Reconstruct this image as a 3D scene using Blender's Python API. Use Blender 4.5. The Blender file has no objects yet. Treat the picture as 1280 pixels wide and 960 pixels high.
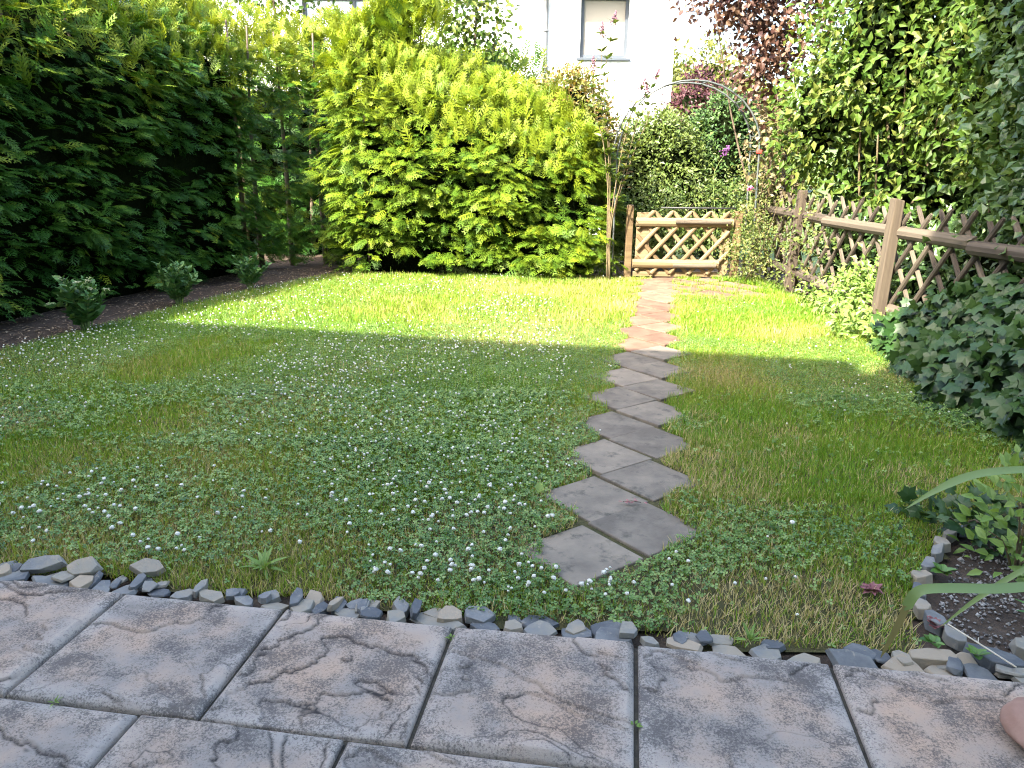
import bpy, bmesh, math, random
import numpy as np
from mathutils import Matrix, Vector

SC = bpy.context.scene
COL = SC.collection

# ------------------------------------------------------------------ camera
cam_data = bpy.data.cameras.new("camera")
cam = bpy.data.objects.new("camera", cam_data)
COL.objects.link(cam)
cam_data.sensor_width = 36.0
cam_data.lens = 27.0
cam_data.clip_start = 0.05
cam_data.clip_end = 600.0
cam.matrix_world = (Matrix.Translation((0, 0, 1.55))
                    @ Matrix.Rotation(math.radians(90 - 16.0), 4, 'X')
                    @ Matrix.Rotation(math.radians(0.7), 4, 'Z'))
SC.camera = cam

# ------------------------------------------------------------------ light
SUN_EL, SUN_HEAD = 42.0, 42.0        # elevation; heading the light travels, degrees from +Y towards +X
world = bpy.data.worlds.new("World")
SC.world = world
world.use_nodes = True
wn = world.node_tree.nodes
sky = wn.new("ShaderNodeTexSky")
sky.sky_type = 'NISHITA'
sky.sun_disc = False
sky.sun_elevation = math.radians(SUN_EL)
sky.sun_rotation = math.radians(180 + SUN_HEAD)
sky.air_density = 1.0
sky.dust_density = 4.0
sky.ozone_density = 0.4
bg = wn["Background"]
bg.inputs["Strength"].default_value = 0.15
world.node_tree.links.new(sky.outputs[0], bg.inputs[0])

sun_data = bpy.data.lights.new("sun", 'SUN')
sun_data.energy = 3.45
sun_data.angle = math.radians(0.5)
sun_data.color = (1.0, 0.93, 0.80)
sun = bpy.data.objects.new("sun", sun_data)
COL.objects.link(sun)
_h, _e = math.radians(SUN_HEAD), math.radians(SUN_EL)
sun_dir = Vector((math.sin(_h) * math.cos(_e), math.cos(_h) * math.cos(_e), -math.sin(_e)))
sun.rotation_euler = sun_dir.to_track_quat('-Z', 'Y').to_euler()
sun.location = (-10, -10, 20)

SC.view_settings.view_transform = 'Standard'
SC.view_settings.look = 'None'
SC.view_settings.exposure = 3.1
SC.view_settings.gamma = 1.0
SC.view_settings.use_curve_mapping = False
SC.render.engine = 'CYCLES'
SC.cycles.max_bounces = 8
SC.cycles.transmission_bounces = 6
SC.cycles.use_denoising = True
SC.cycles.denoising_prefilter = 'NONE'
SC.cycles.filter_width = 1.1

# ------------------------------------------------------------------ helpers
RNG = np.random.default_rng(11)


def tag(o, label=None, cat=None, group=None, kind=None):
    if label: o["label"] = label
    if cat: o["category"] = cat
    if group: o["group"] = group
    if kind: o["kind"] = kind
    return o


def empty(name, loc=(0, 0, 0), rz=0.0, label=None, cat=None, group=None, kind=None):
    o = bpy.data.objects.new(name, None)
    COL.objects.link(o)
    o.location = loc
    o.rotation_euler = (0, 0, rz)
    o.empty_display_size = 0.1
    return tag(o, label, cat, group, kind)


def link(name, me, mat=None, parent=None, loc=None, rot=None, scale=None):
    o = bpy.data.objects.new(name, me)
    COL.objects.link(o)
    if mat is not None and len(me.materials) == 0:
        for m in (mat if isinstance(mat, (list, tuple)) else [mat]):
            me.materials.append(m)
    if parent is not None: o.parent = parent
    if loc is not None: o.location = loc
    if rot is not None: o.rotation_euler = rot
    if scale is not None: o.scale = scale
    return o


def np_mesh(name, V, T, rnd=None, mi=None, smooth=False):
    """triangle mesh from arrays"""
    V = np.ascontiguousarray(V, dtype=np.float32); T = np.ascontiguousarray(T, dtype=np.int32)
    k = T.shape[1]
    me = bpy.data.meshes.new(name)
    me.vertices.add(len(V)); me.vertices.foreach_set("co", V.ravel())
    me.loops.add(T.size); me.loops.foreach_set("vertex_index", T.ravel())
    me.polygons.add(len(T))
    me.polygons.foreach_set("loop_start", np.arange(0, T.size, k, dtype=np.int32))
    if rnd is not None:
        a = me.attributes.new("rnd", 'FLOAT', 'POINT')
        a.data.foreach_set("value", np.ascontiguousarray(rnd, dtype=np.float32))
    if mi is not None:
        me.polygons.foreach_set("material_index", np.ascontiguousarray(mi, dtype=np.int32))
    me.update(calc_edges=True)
    me.polygons.foreach_set("use_smooth", np.full(len(T), smooth, dtype=bool))
    return me


def norm(a):
    return a / np.maximum(np.linalg.norm(a, axis=-1, keepdims=True), 1e-9)


def frames(d, up):
    x = norm(np.asarray(d, float)); up = np.broadcast_to(np.asarray(up, float), x.shape)
    y = norm(np.cross(up, x)); z = np.cross(x, y)
    return np.stack([x, y, z], axis=-1)          # columns


def bake_arrays(tmpl, pos, R, scale, rnd):
    tv, tf = tmpl[0], tmpl[1]
    n = len(pos)
    scale = np.asarray(scale, float)
    sv = tv[None] * (scale[:, None, None] if scale.ndim == 1 else scale[:, None, :])
    V = np.einsum('nij,nvj->nvi', R, sv) + pos[:, None, :]
    T = tf[None] + (np.arange(n) * len(tv))[:, None, None]
    return V.reshape(-1, 3), T.reshape(-1, tf.shape[1]), np.repeat(rnd, len(tv))


def bake(name, parts, mat, parent=None, smooth=False):
    """parts: list of (tmpl,pos,R,scale,rnd) joined in one mesh of leaf-sized pieces"""
    Vs, Ts, Rs, off = [], [], [], 0
    for p in parts:
        V, T, r = bake_arrays(*p)
        Vs.append(V); Ts.append(T + off); Rs.append(r); off += len(V)
    me = np_mesh(name, np.concatenate(Vs), np.concatenate(Ts), np.concatenate(Rs), smooth=smooth)
    return link(name, me, mat, parent)


def _hash(ix, iy, iz, seed):
    h = (ix.astype(np.int64) * 374761393 + iy.astype(np.int64) * 668265263 + iz.astype(np.int64) * 2147483647 + seed * 144269504) & 0xffffffff
    h = ((h ^ (h >> 13)) * 1274126177) & 0xffffffff
    h = ((h ^ (h >> 16)) * 2246822519) & 0xffffffff
    return ((h ^ (h >> 15)) & 0xffffff) / float(0xffffff)


def vnoise(x, y, z=0.0, seed=0):
    x, y, z = np.broadcast_arrays(np.asarray(x, float), np.asarray(y, float), np.asarray(z, float))
    ix, iy, iz = np.floor(x), np.floor(y), np.floor(z)
    f = [x - ix, y - iy, z - iz]
    f = [t * t * t * (t * (t * 6 - 15) + 10) for t in f]
    out = 0
    for a in (0, 1):
        for b in (0, 1):
            for c in (0, 1):
                w = (f[0] if a else 1 - f[0]) * (f[1] if b else 1 - f[1]) * (f[2] if c else 1 - f[2])
                out = out + w * _hash(ix + a, iy + b, iz + c, seed)
    return out


def fbm(x, y, z=0.0, seed=0, octv=4):
    s, a, t = 0, 0.5, 0
    for i in range(octv):
        s = s + a * vnoise(np.asarray(x) * 2 ** i + 17.3 * i, np.asarray(y) * 2 ** i - 9.1 * i, np.asarray(z) * 2 ** i, seed + i); t += a; a *= 0.5
    return s / t


def box_mesh(name, x0, x1, y0, y1, z0, z1, bevel=0.0, seg=2):
    bm = bmesh.new()
    bmesh.ops.create_cube(bm, size=1)
    for v in bm.verts:
        v.co = Vector((x0 + (v.co.x + .5) * (x1 - x0), y0 + (v.co.y + .5) * (y1 - y0), z0 + (v.co.z + .5) * (z1 - z0)))
    if bevel: bmesh.ops.bevel(bm, geom=bm.edges[:], offset=bevel, segments=seg, affect='EDGES', profile=.5)
    me = bpy.data.meshes.new(name); bm.to_mesh(me); bm.free()
    return me


def tube_arrays(pts, radii, seg=7, cap=True):
    pts = np.asarray(pts, float); radii = np.broadcast_to(np.asarray(radii, float), (len(pts),))
    tan = np.gradient(pts, axis=0); tan = norm(tan)
    ref = np.array([0.31, 0.17, 0.93]) if abs(tan[0][2]) < .8 else np.array([0.93, 0.2, 0.1])
    u = norm(np.cross(np.broadcast_to(ref, tan.shape), tan)); v = np.cross(tan, u)
    a = np.linspace(0, 2 * np.pi, seg, endpoint=False)
    V = pts[:, None] + radii[:, None, None] * (np.cos(a)[None, :, None] * u[:, None] + np.sin(a)[None, :, None] * v[:, None])
    n = len(pts); V = V.reshape(-1, 3); T = []
    for i in range(n - 1):
        for j in range(seg):
            p, q = i * seg + j, i * seg + (j + 1) % seg
            T += [(p, q, q + seg), (p, q + seg, p + seg)]
    if cap:
        for j in range(1, seg - 1):
            T.append((0, j + 1, j)); b = (n - 1) * seg; T.append((b, b + j, b + j + 1))
    return V, np.array(T, int)


def join(arrs):
    Vs, Ts, off = [], [], 0
    for V, T in arrs:
        Vs.append(V); Ts.append(T + off); off += len(V)
    return np.concatenate(Vs), np.concatenate(Ts)


def tubes(name, lst, mat, parent=None, seg=7):
    V, T = join([tube_arrays(p, r, seg) for p, r in lst])
    return link(name, np_mesh(name, V, T, smooth=True), mat, parent)


def curve_pts(ctrl, n=14):
    """Catmull-Rom through control points"""
    c = np.asarray(ctrl, float); c = np.vstack([2 * c[0] - c[1], c, 2 * c[-1] - c[-2]])
    out = []
    m = len(c) - 3
    for k in range(n):
        t = k / (n - 1) * m; i = min(int(t), m - 1); t -= i
        p0, p1, p2, p3 = c[i:i + 4]
        out.append(.5 * ((2 * p1) + (-p0 + p2) * t + (2 * p0 - 5 * p1 + 4 * p2 - p3) * t * t + (-p0 + 3 * p1 - 3 * p2 + p3) * t ** 3))
    return np.array(out)


def in_poly(x, y, poly):
    poly = np.asarray(poly); c = np.zeros(x.shape, bool); n = len(poly)
    for i in range(n):
        x1, y1 = poly[i]; x2, y2 = poly[(i + 1) % n]
        if y1 == y2: continue
        c ^= ((y1 > y) != (y2 > y)) & (x < (x2 - x1) * (y - y1) / (y2 - y1) + x1)
    return c


# ------------------------------------------------------------------ materials
def new_mat(name):
    m = bpy.data.materials.new(name); m.use_nodes = True
    nt = m.node_tree
    return m, nt, nt.nodes["Principled BSDF"], nt.nodes["Material Output"]


def N(nt, kind, **kw):
    n = nt.nodes.new(kind)
    for k, v in kw.items():
        if k in n.inputs: n.inputs[k].default_value = v
        else: setattr(n, k, v)
    return n


def ramp(nt, stops, interp='LINEAR'):
    r = nt.nodes.new("ShaderNodeValToRGB"); r.color_ramp.interpolation = interp
    e = r.color_ramp.elements
    while len(e) > 1: e.remove(e[-1])
    e[0].position = stops[0][0]; e[0].color = (*stops[0][1], 1)
    for p, c in stops[1:]:
        k = e.new(p); k.color = (*c, 1)
    return r


def foliage(name, stops, trans=0.3, rough=0.5, spec=0.3, tint=(1.25, 1.15, 0.5), patch=None):
    """leaf material: colour from the per-leaf value, part of the light passes through"""
    m, nt, bs, out = new_mat(name); L = nt.links.new
    at = N(nt, "ShaderNodeAttribute", attribute_name="rnd")
    oi = N(nt, "ShaderNodeObjectInfo")
    ad = N(nt, "ShaderNodeMath", operation='ADD'); L(at.outputs["Fac"], ad.inputs[0])
    mu = N(nt, "ShaderNodeMath", operation='MULTIPLY'); L(oi.outputs["Random"], mu.inputs[0]); mu.inputs[1].default_value = 0.35
    L(mu.outputs[0], ad.inputs[1])
    src = ad.outputs[0]
    if patch:
        geo = N(nt, "ShaderNodeNewGeometry")
        nz = N(nt, "ShaderNodeTexNoise", Scale=patch[0], Detail=3.0); L(geo.outputs["Position"], nz.inputs["Vector"])
        s = N(nt, "ShaderNodeMath", operation='MULTIPLY_ADD'); L(nz.outputs["Fac"], s.inputs[0]); s.inputs[1].default_value = patch[1]; L(src, s.inputs[2])
        s2 = N(nt, "ShaderNodeMath", operation='SUBTRACT'); L(s.outputs[0], s2.inputs[0]); s2.inputs[1].default_value = patch[1] * .5
        src = s2.outputs[0]
    rp = ramp(nt, stops); L(src, rp.inputs[0])
    L(rp.outputs[0], bs.inputs["Base Color"])
    bs.inputs["Roughness"].default_value = rough
    bs.inputs["Specular IOR Level"].default_value = spec
    if trans > 0:
        tr = N(nt, "ShaderNodeBsdfTranslucent")
        mx = N(nt, "ShaderNodeMix", data_type='RGBA', blend_type='MULTIPLY'); mx.inputs["Factor"].default_value = 1.0
        L(rp.outputs[0], mx.inputs[6]); mx.inputs[7].default_value = (*tint, 1)
        L(mx.outputs[2], tr.inputs["Color"])
        ms = N(nt, "ShaderNodeMixShader"); ms.inputs[0].default_value = trans
        L(bs.outputs[0], ms.inputs[1]); L(tr.outputs[0], ms.inputs[2]); L(ms.outputs[0], out.inputs["Surface"])
    return m


def rough_mat(name, stops, scale=8.0, detail=6.0, rough=0.85, bump=0.3, bdist=0.01, bscale=None, spec=0.25, obj_rand=0.0, coord='Object', stretch=(1, 1, 1), spots=None):
    m, nt, bs, out = new_mat(name); L = nt.links.new
    tc = N(nt, "ShaderNodeTexCoord"); mp = N(nt, "ShaderNodeMapping"); mp.inputs["Scale"].default_value = stretch
    if coord == 'World':
        geo = N(nt, "ShaderNodeNewGeometry"); L(geo.outputs["Position"], mp.inputs[0])
    else:
        L(tc.outputs[coord], mp.inputs[0])
    oi = N(nt, "ShaderNodeObjectInfo")
    if coord != 'World':
        sc = N(nt, "ShaderNodeMath", operation='MULTIPLY'); L(oi.outputs["Random"], sc.inputs[0]); sc.inputs[1].default_value = 37.0
        cb = N(nt, "ShaderNodeCombineXYZ"); L(sc.outputs[0], cb.inputs[0]); L(sc.outputs[0], cb.inputs[1]); L(cb.outputs[0], mp.inputs["Location"])
    nz = N(nt, "ShaderNodeTexNoise", Scale=scale, Detail=detail, Roughness=0.62); L(mp.outputs[0], nz.inputs["Vector"])
    src = nz.outputs["Fac"]
    if obj_rand:
        s = N(nt, "ShaderNodeMath", operation='MULTIPLY_ADD'); L(oi.outputs["Random"], s.inputs[0]); s.inputs[1].default_value = obj_rand; L(src, s.inputs[2])
        s2 = N(nt, "ShaderNodeMath", operation='SUBTRACT'); L(s.outputs[0], s2.inputs[0]); s2.inputs[1].default_value = obj_rand / 2
        src = s2.outputs[0]
    rp = ramp(nt, stops); L(src, rp.inputs[0])
    colr = rp.outputs[0]
    if spots:
        n2 = N(nt, "ShaderNodeTexNoise", Scale=spots[0], Detail=5.0, Roughness=.7); L(mp.outputs[0], n2.inputs["Vector"])
        r2 = ramp(nt, [(spots[1], (0, 0, 0)), (spots[2], (1, 1, 1))]); L(n2.outputs["Fac"], r2.inputs[0])
        mx = N(nt, "ShaderNodeMix", data_type='RGBA'); L(r2.outputs[0], mx.inputs["Factor"]); L(colr, mx.inputs[6]); mx.inputs[7].default_value = (*spots[3], 1)
        colr = mx.outputs[2]
    L(colr, bs.inputs["Base Color"])
    bs.inputs["Roughness"].default_value = rough
    bs.inputs["Specular IOR Level"].default_value = spec
    if bump:
        nb = N(nt, "ShaderNodeTexNoise", Scale=bscale or scale * 4, Detail=6.0, Roughness=.65); L(mp.outputs[0], nb.inputs["Vector"])
        b = N(nt, "ShaderNodeBump", Strength=bump, Distance=bdist); L(nb.outputs["Fac"], b.inputs["Height"]); L(b.outputs[0], bs.inputs["Normal"])
    return m


M = {}
M['grass'] = foliage('grass blades', [(0.0, (0.03427, 0.09702, 0.007344)), (0.35, (0.07768, 0.1887, 0.01224)), (0.65, (0.1428, 0.2533, 0.01469)), (0.8, (0.2171, 0.2533, 0.0306)), (0.9, (0.3024, 0.2475, 0.1062)), (1.0, (0.4256, 0.3465, 0.17))], trans=.28, rough=.5, spec=.25)
M['clover'] = foliage('clover leaf', [(0, (0.0234, 0.069, 0.0102)), (.45, (0.0612, 0.138, 0.0187)), (.8, (0.1125, 0.2024, 0.0357)), (1, (0.171, 0.2576, 0.06375))], trans=.22, rough=.36, spec=.45)
M['thuja'] = foliage('hedge spray', [(0, (0.01742, 0.04968, 0.0056)), (.4, (0.05148, 0.1118, 0.0091)), (.75, (0.1069, 0.1697, 0.0105)), (1, (0.1584, 0.207, 0.0119))], trans=.3, rough=.55, spec=.2, patch=(1.1, .3))
M['thuja_dark'] = foliage('hedge spray deep green', [(0, (0.012, 0.05, 0.006)), (.45, (0.028, 0.09, 0.008)), (.72, (0.055, 0.125, 0.010)), (.9, (0.135, 0.19, 0.012)), (1, (0.18, 0.225, 0.013))], trans=.25, rough=.55, spec=.25, patch=(.9, .3))
M['core'] = rough_mat('dark shade core', [(.3, (0.0027, 0.0054, 0.0018)), (.7, (0.0072, 0.0099, 0.0036))], scale=9, bump=.8, bdist=.05, spec=0.0)  # near-black: shade inside hedges and crowns put into the colour
M['bark'] = rough_mat('bark', [(.3, (0.06, 0.045, 0.03)), (.7, (0.15, 0.115, 0.08))], scale=14, bump=.6, stretch=(1, 1, .3))
M['stem'] = rough_mat('pale dry stem', [(.3, (0.078, 0.06, 0.03)), (.7, (0.138, 0.108, 0.06))], scale=20, bump=.2)
M['green_stem'] = rough_mat('green stem', [(.3, (0.09, 0.15, 0.04)), (.7, (0.15, 0.2, 0.07))], scale=20, bump=.1)
M['soil'] = rough_mat('garden soil', [(.25, (0.028, 0.02, 0.014)), (.55, (0.06, 0.043, 0.03)), (.8, (0.10, 0.075, 0.055))], scale=7, detail=9, bump=.9, bdist=.03, coord='World', bscale=35)
M['lawn'] = rough_mat('turf soil', [(.3, (0.0375, 0.039, 0.013)), (.6, (0.06875, 0.0624, 0.022)), (.8, (0.125, 0.0741, 0.045))], scale=3.5, detail=8, bump=.8, bdist=.03, coord='World', bscale=40)
M['terrain'] = rough_mat('far grass', [(.3, (0.05, 0.09, 0.02)), (.7, (0.11, 0.15, 0.04))], scale=.6, detail=8, bump=.3, coord='World')
M['slate'] = rough_mat('slate stone', [(.25, (0.07, 0.076, 0.0817)), (.45, (0.145, 0.1472, 0.1419)), (.6, (0.19, 0.1757, 0.1419)), (.78, (0.25, 0.2042, 0.1462))], scale=5, obj_rand=.55, bump=.5, bdist=.006, bscale=40, rough=.72, spots=(26, .6, .75, (0.26, 0.23, 0.18)))
M['paver'] = rough_mat('weathered concrete paver', [(.3, (0.102, 0.08817, 0.0707)), (.5, (0.15, 0.129, 0.1016)), (.7, (0.204, 0.172, 0.1314))], scale=5, detail=9, obj_rand=.25, bump=.45, bdist=.003, bscale=120, rough=.9, spots=(9, .54, .70, (0.062, 0.060, 0.048)))
M['paver_red'] = rough_mat('rusty concrete paver', [(.3, (0.085, 0.05, 0.034)), (.5, (0.13, 0.078, 0.052)), (.7, (0.17, 0.11, 0.075))], scale=5, detail=9, obj_rand=.25, bump=.45, bdist=.003, bscale=120, rough=.9, spots=(30, .58, .72, (0.13, 0.10, 0.08)))
M['joint'] = rough_mat('joint sand', [(.3, (0.03, 0.028, 0.022)), (.7, (0.08, 0.07, 0.05))], scale=30, bump=.8, coord='World')
M['wood'] = rough_mat('weathered fence wood', [(.3, (0.04149, 0.03221, 0.02441)), (.5, (0.0732, 0.05857, 0.04295)), (.7, (0.1049, 0.08544, 0.06101))], scale=7, detail=8, obj_rand=.3, stretch=(.25, 4, 4), bump=.5, bdist=.004, bscale=16, rough=.85)
M['wood_v'] = rough_mat('weathered post wood', [(.3, (0.03857, 0.02859, 0.02087)), (.5, (0.06804, 0.05218, 0.03721)), (.7, (0.09532, 0.07486, 0.05082))], scale=7, detail=8, obj_rand=.3, stretch=(4, 4, .25), bump=.5, bdist=.004, bscale=16, rough=.85)
M['gate_wood'] = rough_mat('honey gate wood', [(.3, (0.08835, 0.05773, 0.02827)), (.5, (0.1385, 0.09724, 0.0483)), (.7, (0.1885, 0.1414, 0.07952))], scale=7, detail=8, obj_rand=.3, stretch=(.25, 4, 4), bump=.4, bdist=.004, bscale=16, rough=.8)
M['render_white'] = rough_mat('white render', [(.3, (0.76, 0.76, 0.75)), (.7, (0.82, 0.82, 0.81))], scale=1.2, bump=.25, bdist=.004, bscale=90, coord='World', rough=.9)
M['render_blue'] = rough_mat('pale blue render', [(.3, (0.55, 0.60, 0.66)), (.7, (0.60, 0.65, 0.70))], scale=1.2, bump=.25, bdist=.004, bscale=90, coord='World', rough=.9)
M['roof'] = rough_mat('clay roof', [(.3, (0.16, 0.06, 0.04)), (.7, (0.25, 0.10, 0.065))], scale=4, bump=.4)
M['frame_grey'] = rough_mat('grey window frame', [(.3, (0.055, 0.066, 0.08)), (.7, (0.065, 0.078, 0.092))], scale=3, bump=0, rough=.5)
M['zinc'] = rough_mat('zinc pipe', [(.3, (0.11, 0.115, 0.12)), (.7, (0.15, 0.155, 0.16))], scale=5, bump=.1, rough=.5)
M['blind'] = rough_mat('cream roller blind', [(.3, (0.28, 0.26, 0.22)), (.7, (0.31, 0.29, 0.245))], scale=2, bump=0, rough=.9)
M['arch_metal'] = rough_mat('grey green coated tube', [(.3, (0.04235, 0.05775, 0.05583)), (.5, (0.06353, 0.07508, 0.07315)), (.7, (0.1001, 0.104, 0.1001))], scale=4, obj_rand=.2, bump=.15, rough=.45, spec=.5)
M['dark_metal'] = rough_mat('dark iron', [(.3, (0.03, 0.03, 0.032)), (.7, (0.06, 0.06, 0.06))], scale=9, bump=.1, rough=.5)
M['red_clip'] = rough_mat('red tie', [(.3, (0.38, 0.04, 0.03)), (.7, (0.45, 0.07, 0.05))], scale=9, bump=0, rough=.5)
M['white_flower'] = foliage('white clover petals', [(0, (0.264, 0.2112, 0.1496)), (.45, (0.4224, 0.4136, 0.3344)), (1, (0.5808, 0.5808, 0.5104))], trans=.15, rough=.7, spec=.1, tint=(1, 1, 1))
M['purple_flower'] = foliage('purple flower spike', [(0, (0.0784, 0.0294, 0.0833)), (1, (0.1862, 0.0735, 0.2058))], trans=.2, rough=.7, spec=.1, tint=(1, 1, 1))
M['dull_flower'] = foliage('faded flower spike', [(0, (0.102, 0.06, 0.072)), (1, (0.204, 0.114, 0.144))], trans=.15, rough=.7, spec=.1, tint=(1, 1, 1))
M['pink_flower'] = foliage('pink flower', [(0, (0.5, 0.09, 0.2)), (1, (0.68, 0.16, 0.3))], trans=.2, rough=.6, spec=.1, tint=(1, 1, 1))
M['shrub_light'] = foliage('light shrub leaf', [(0, (0.01612, 0.0409, 0.005249)), (.4, (0.0403, 0.08555, 0.009624)), (.8, (0.07327, 0.1226, 0.01575)), (1, (0.1245, 0.1487, 0.02844))], trans=.3, rough=.5, spec=.25)
M['shrub_dark'] = foliage('dark shrub leaf', [(0, (0.018, 0.045, 0.014)), (.5, (0.035, 0.075, 0.02)), (1, (0.07, 0.12, 0.03))], trans=.2, rough=.38, spec=.45)
M['copper_leaf'] = foliage('copper leaf', [(0, (0.0154, 0.00704, 0.00704)), (.5, (0.0374, 0.01584, 0.01232)), (.8, (0.0748, 0.0374, 0.0242)), (1, (0.132, 0.0792, 0.0484))], trans=.22, rough=.45, spec=.4, tint=(1.3, .8, .6))
M['purple_leaf'] = foliage('purple shrub leaf', [(0, (0.01625, 0.0052, 0.008125)), (.5, (0.03575, 0.01138, 0.01625)), (1, (0.06175, 0.02275, 0.026))], trans=.2, rough=.5, spec=.3, tint=(1.2, .8, .8))
M['tan_leaf'] = foliage('pale tan leaf', [(0, (0.09, 0.066, 0.03)), (.5, (0.162, 0.132, 0.066)), (1, (0.228, 0.186, 0.102))], trans=.25, rough=.5, spec=.3, tint=(1.1, 1, .7))
M['rose_leaf'] = foliage('rose leaf', [(0, (0.0408, 0.0612, 0.0136)), (.5, (0.0816, 0.1156, 0.0238)), (.8, (0.136, 0.1496, 0.0408)), (1, (0.2244, 0.1904, 0.0816))], trans=.3, rough=.5, spec=.3)
M['beech_leaf'] = foliage('hedge leaf', [(0, (0.051, 0.07225, 0.01275)), (.5, (0.102, 0.1275, 0.0187)), (.8, (0.1445, 0.1445, 0.0255)), (1, (0.187, 0.119, 0.0425))], trans=.3, rough=.5, spec=.3)
M['privet_leaf'] = foliage('privet leaf', [(0, (0.0306, 0.0612, 0.01102)), (.5, (0.05814, 0.104, 0.01836)), (1, (0.104, 0.1408, 0.0306))], trans=.3, rough=.45, spec=.4)
M['yew_leaf'] = foliage('yew leaf', [(0, (0.010, 0.03, 0.008)), (.5, (0.025, 0.062, 0.014)), (1, (0.06, 0.11, 0.025))], trans=.15, rough=.5, spec=.3)
M['far_leaf'] = foliage('far tree leaf', [(0, (0.039, 0.0585, 0.013)), (.5, (0.078, 0.0975, 0.0195)), (1, (0.13, 0.1365, 0.0325))], trans=.3, rough=.5, spec=.2)
M['ivy_leaf'] = foliage('ivy leaf', [(0, (0.0076, 0.02584, 0.005456)), (.5, (0.01672, 0.0456, 0.008928)), (1, (0.038, 0.076, 0.01587))], trans=.1, rough=.42, spec=.3)
M['sedum_leaf'] = foliage('sedum leaf', [(0, (0.03, 0.085, 0.025)), (.5, (0.055, 0.135, 0.035)), (1, (0.095, 0.18, 0.05))], trans=.15, rough=.5, spec=.35)
M['bud'] = foliage('pale bud', [(0, (0.25, 0.3, 0.16)), (1, (0.42, 0.42, 0.27))], trans=.1, rough=.6, spec=.2)
M['iris_leaf'] = foliage('iris leaf', [(0, (0.0837, 0.1389, 0.0372)), (.5, (0.1302, 0.1953, 0.06324)), (1, (0.1674, 0.2257, 0.0744))], trans=.25, rough=.45, spec=.35)
M['iris_brown'] = foliage('withered iris leaf', [(0, (0.13, 0.12, 0.04)), (1, (0.24, 0.20, 0.08))], trans=.15, rough=.6, spec=.2)
M['bright_leaf'] = foliage('fresh green leaf', [(0, (0.0864, 0.1584, 0.0288)), (.5, (0.1344, 0.2256, 0.0432)), (1, (0.2016, 0.288, 0.0672))], trans=.35, rough=.45, spec=.35)
M['red_leaf'] = foliage('dull red leaf', [(0, (0.12, 0.04, 0.045)), (1, (0.27, 0.12, 0.12))], trans=.1, rough=.6, spec=.2)
M['litter'] = foliage('dry litter', [(0, (0.10, 0.07, 0.045)), (.5, (0.2, 0.15, 0.10)), (1, (0.33, 0.26, 0.18))], trans=0, rough=.8, spec=.1)
M['pebble'] = foliage('grit', [(0, (0.055, 0.0495, 0.04675)), (.5, (0.143, 0.132, 0.121)), (1, (0.286, 0.275, 0.253))], trans=0, rough=.8, spec=.2)
M['twig'] = rough_mat('pale twig', [(.3, (0.42, 0.37, 0.28)), (.7, (0.52, 0.47, 0.37))], scale=20, bump=.1)
M['pink_stone'] = rough_mat('pinkish sandstone', [(.3, (0.21, 0.119, 0.0875)), (.7, (0.28, 0.175, 0.133))], scale=9, detail=8, bump=.4, bdist=.004, bscale=60)


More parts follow.
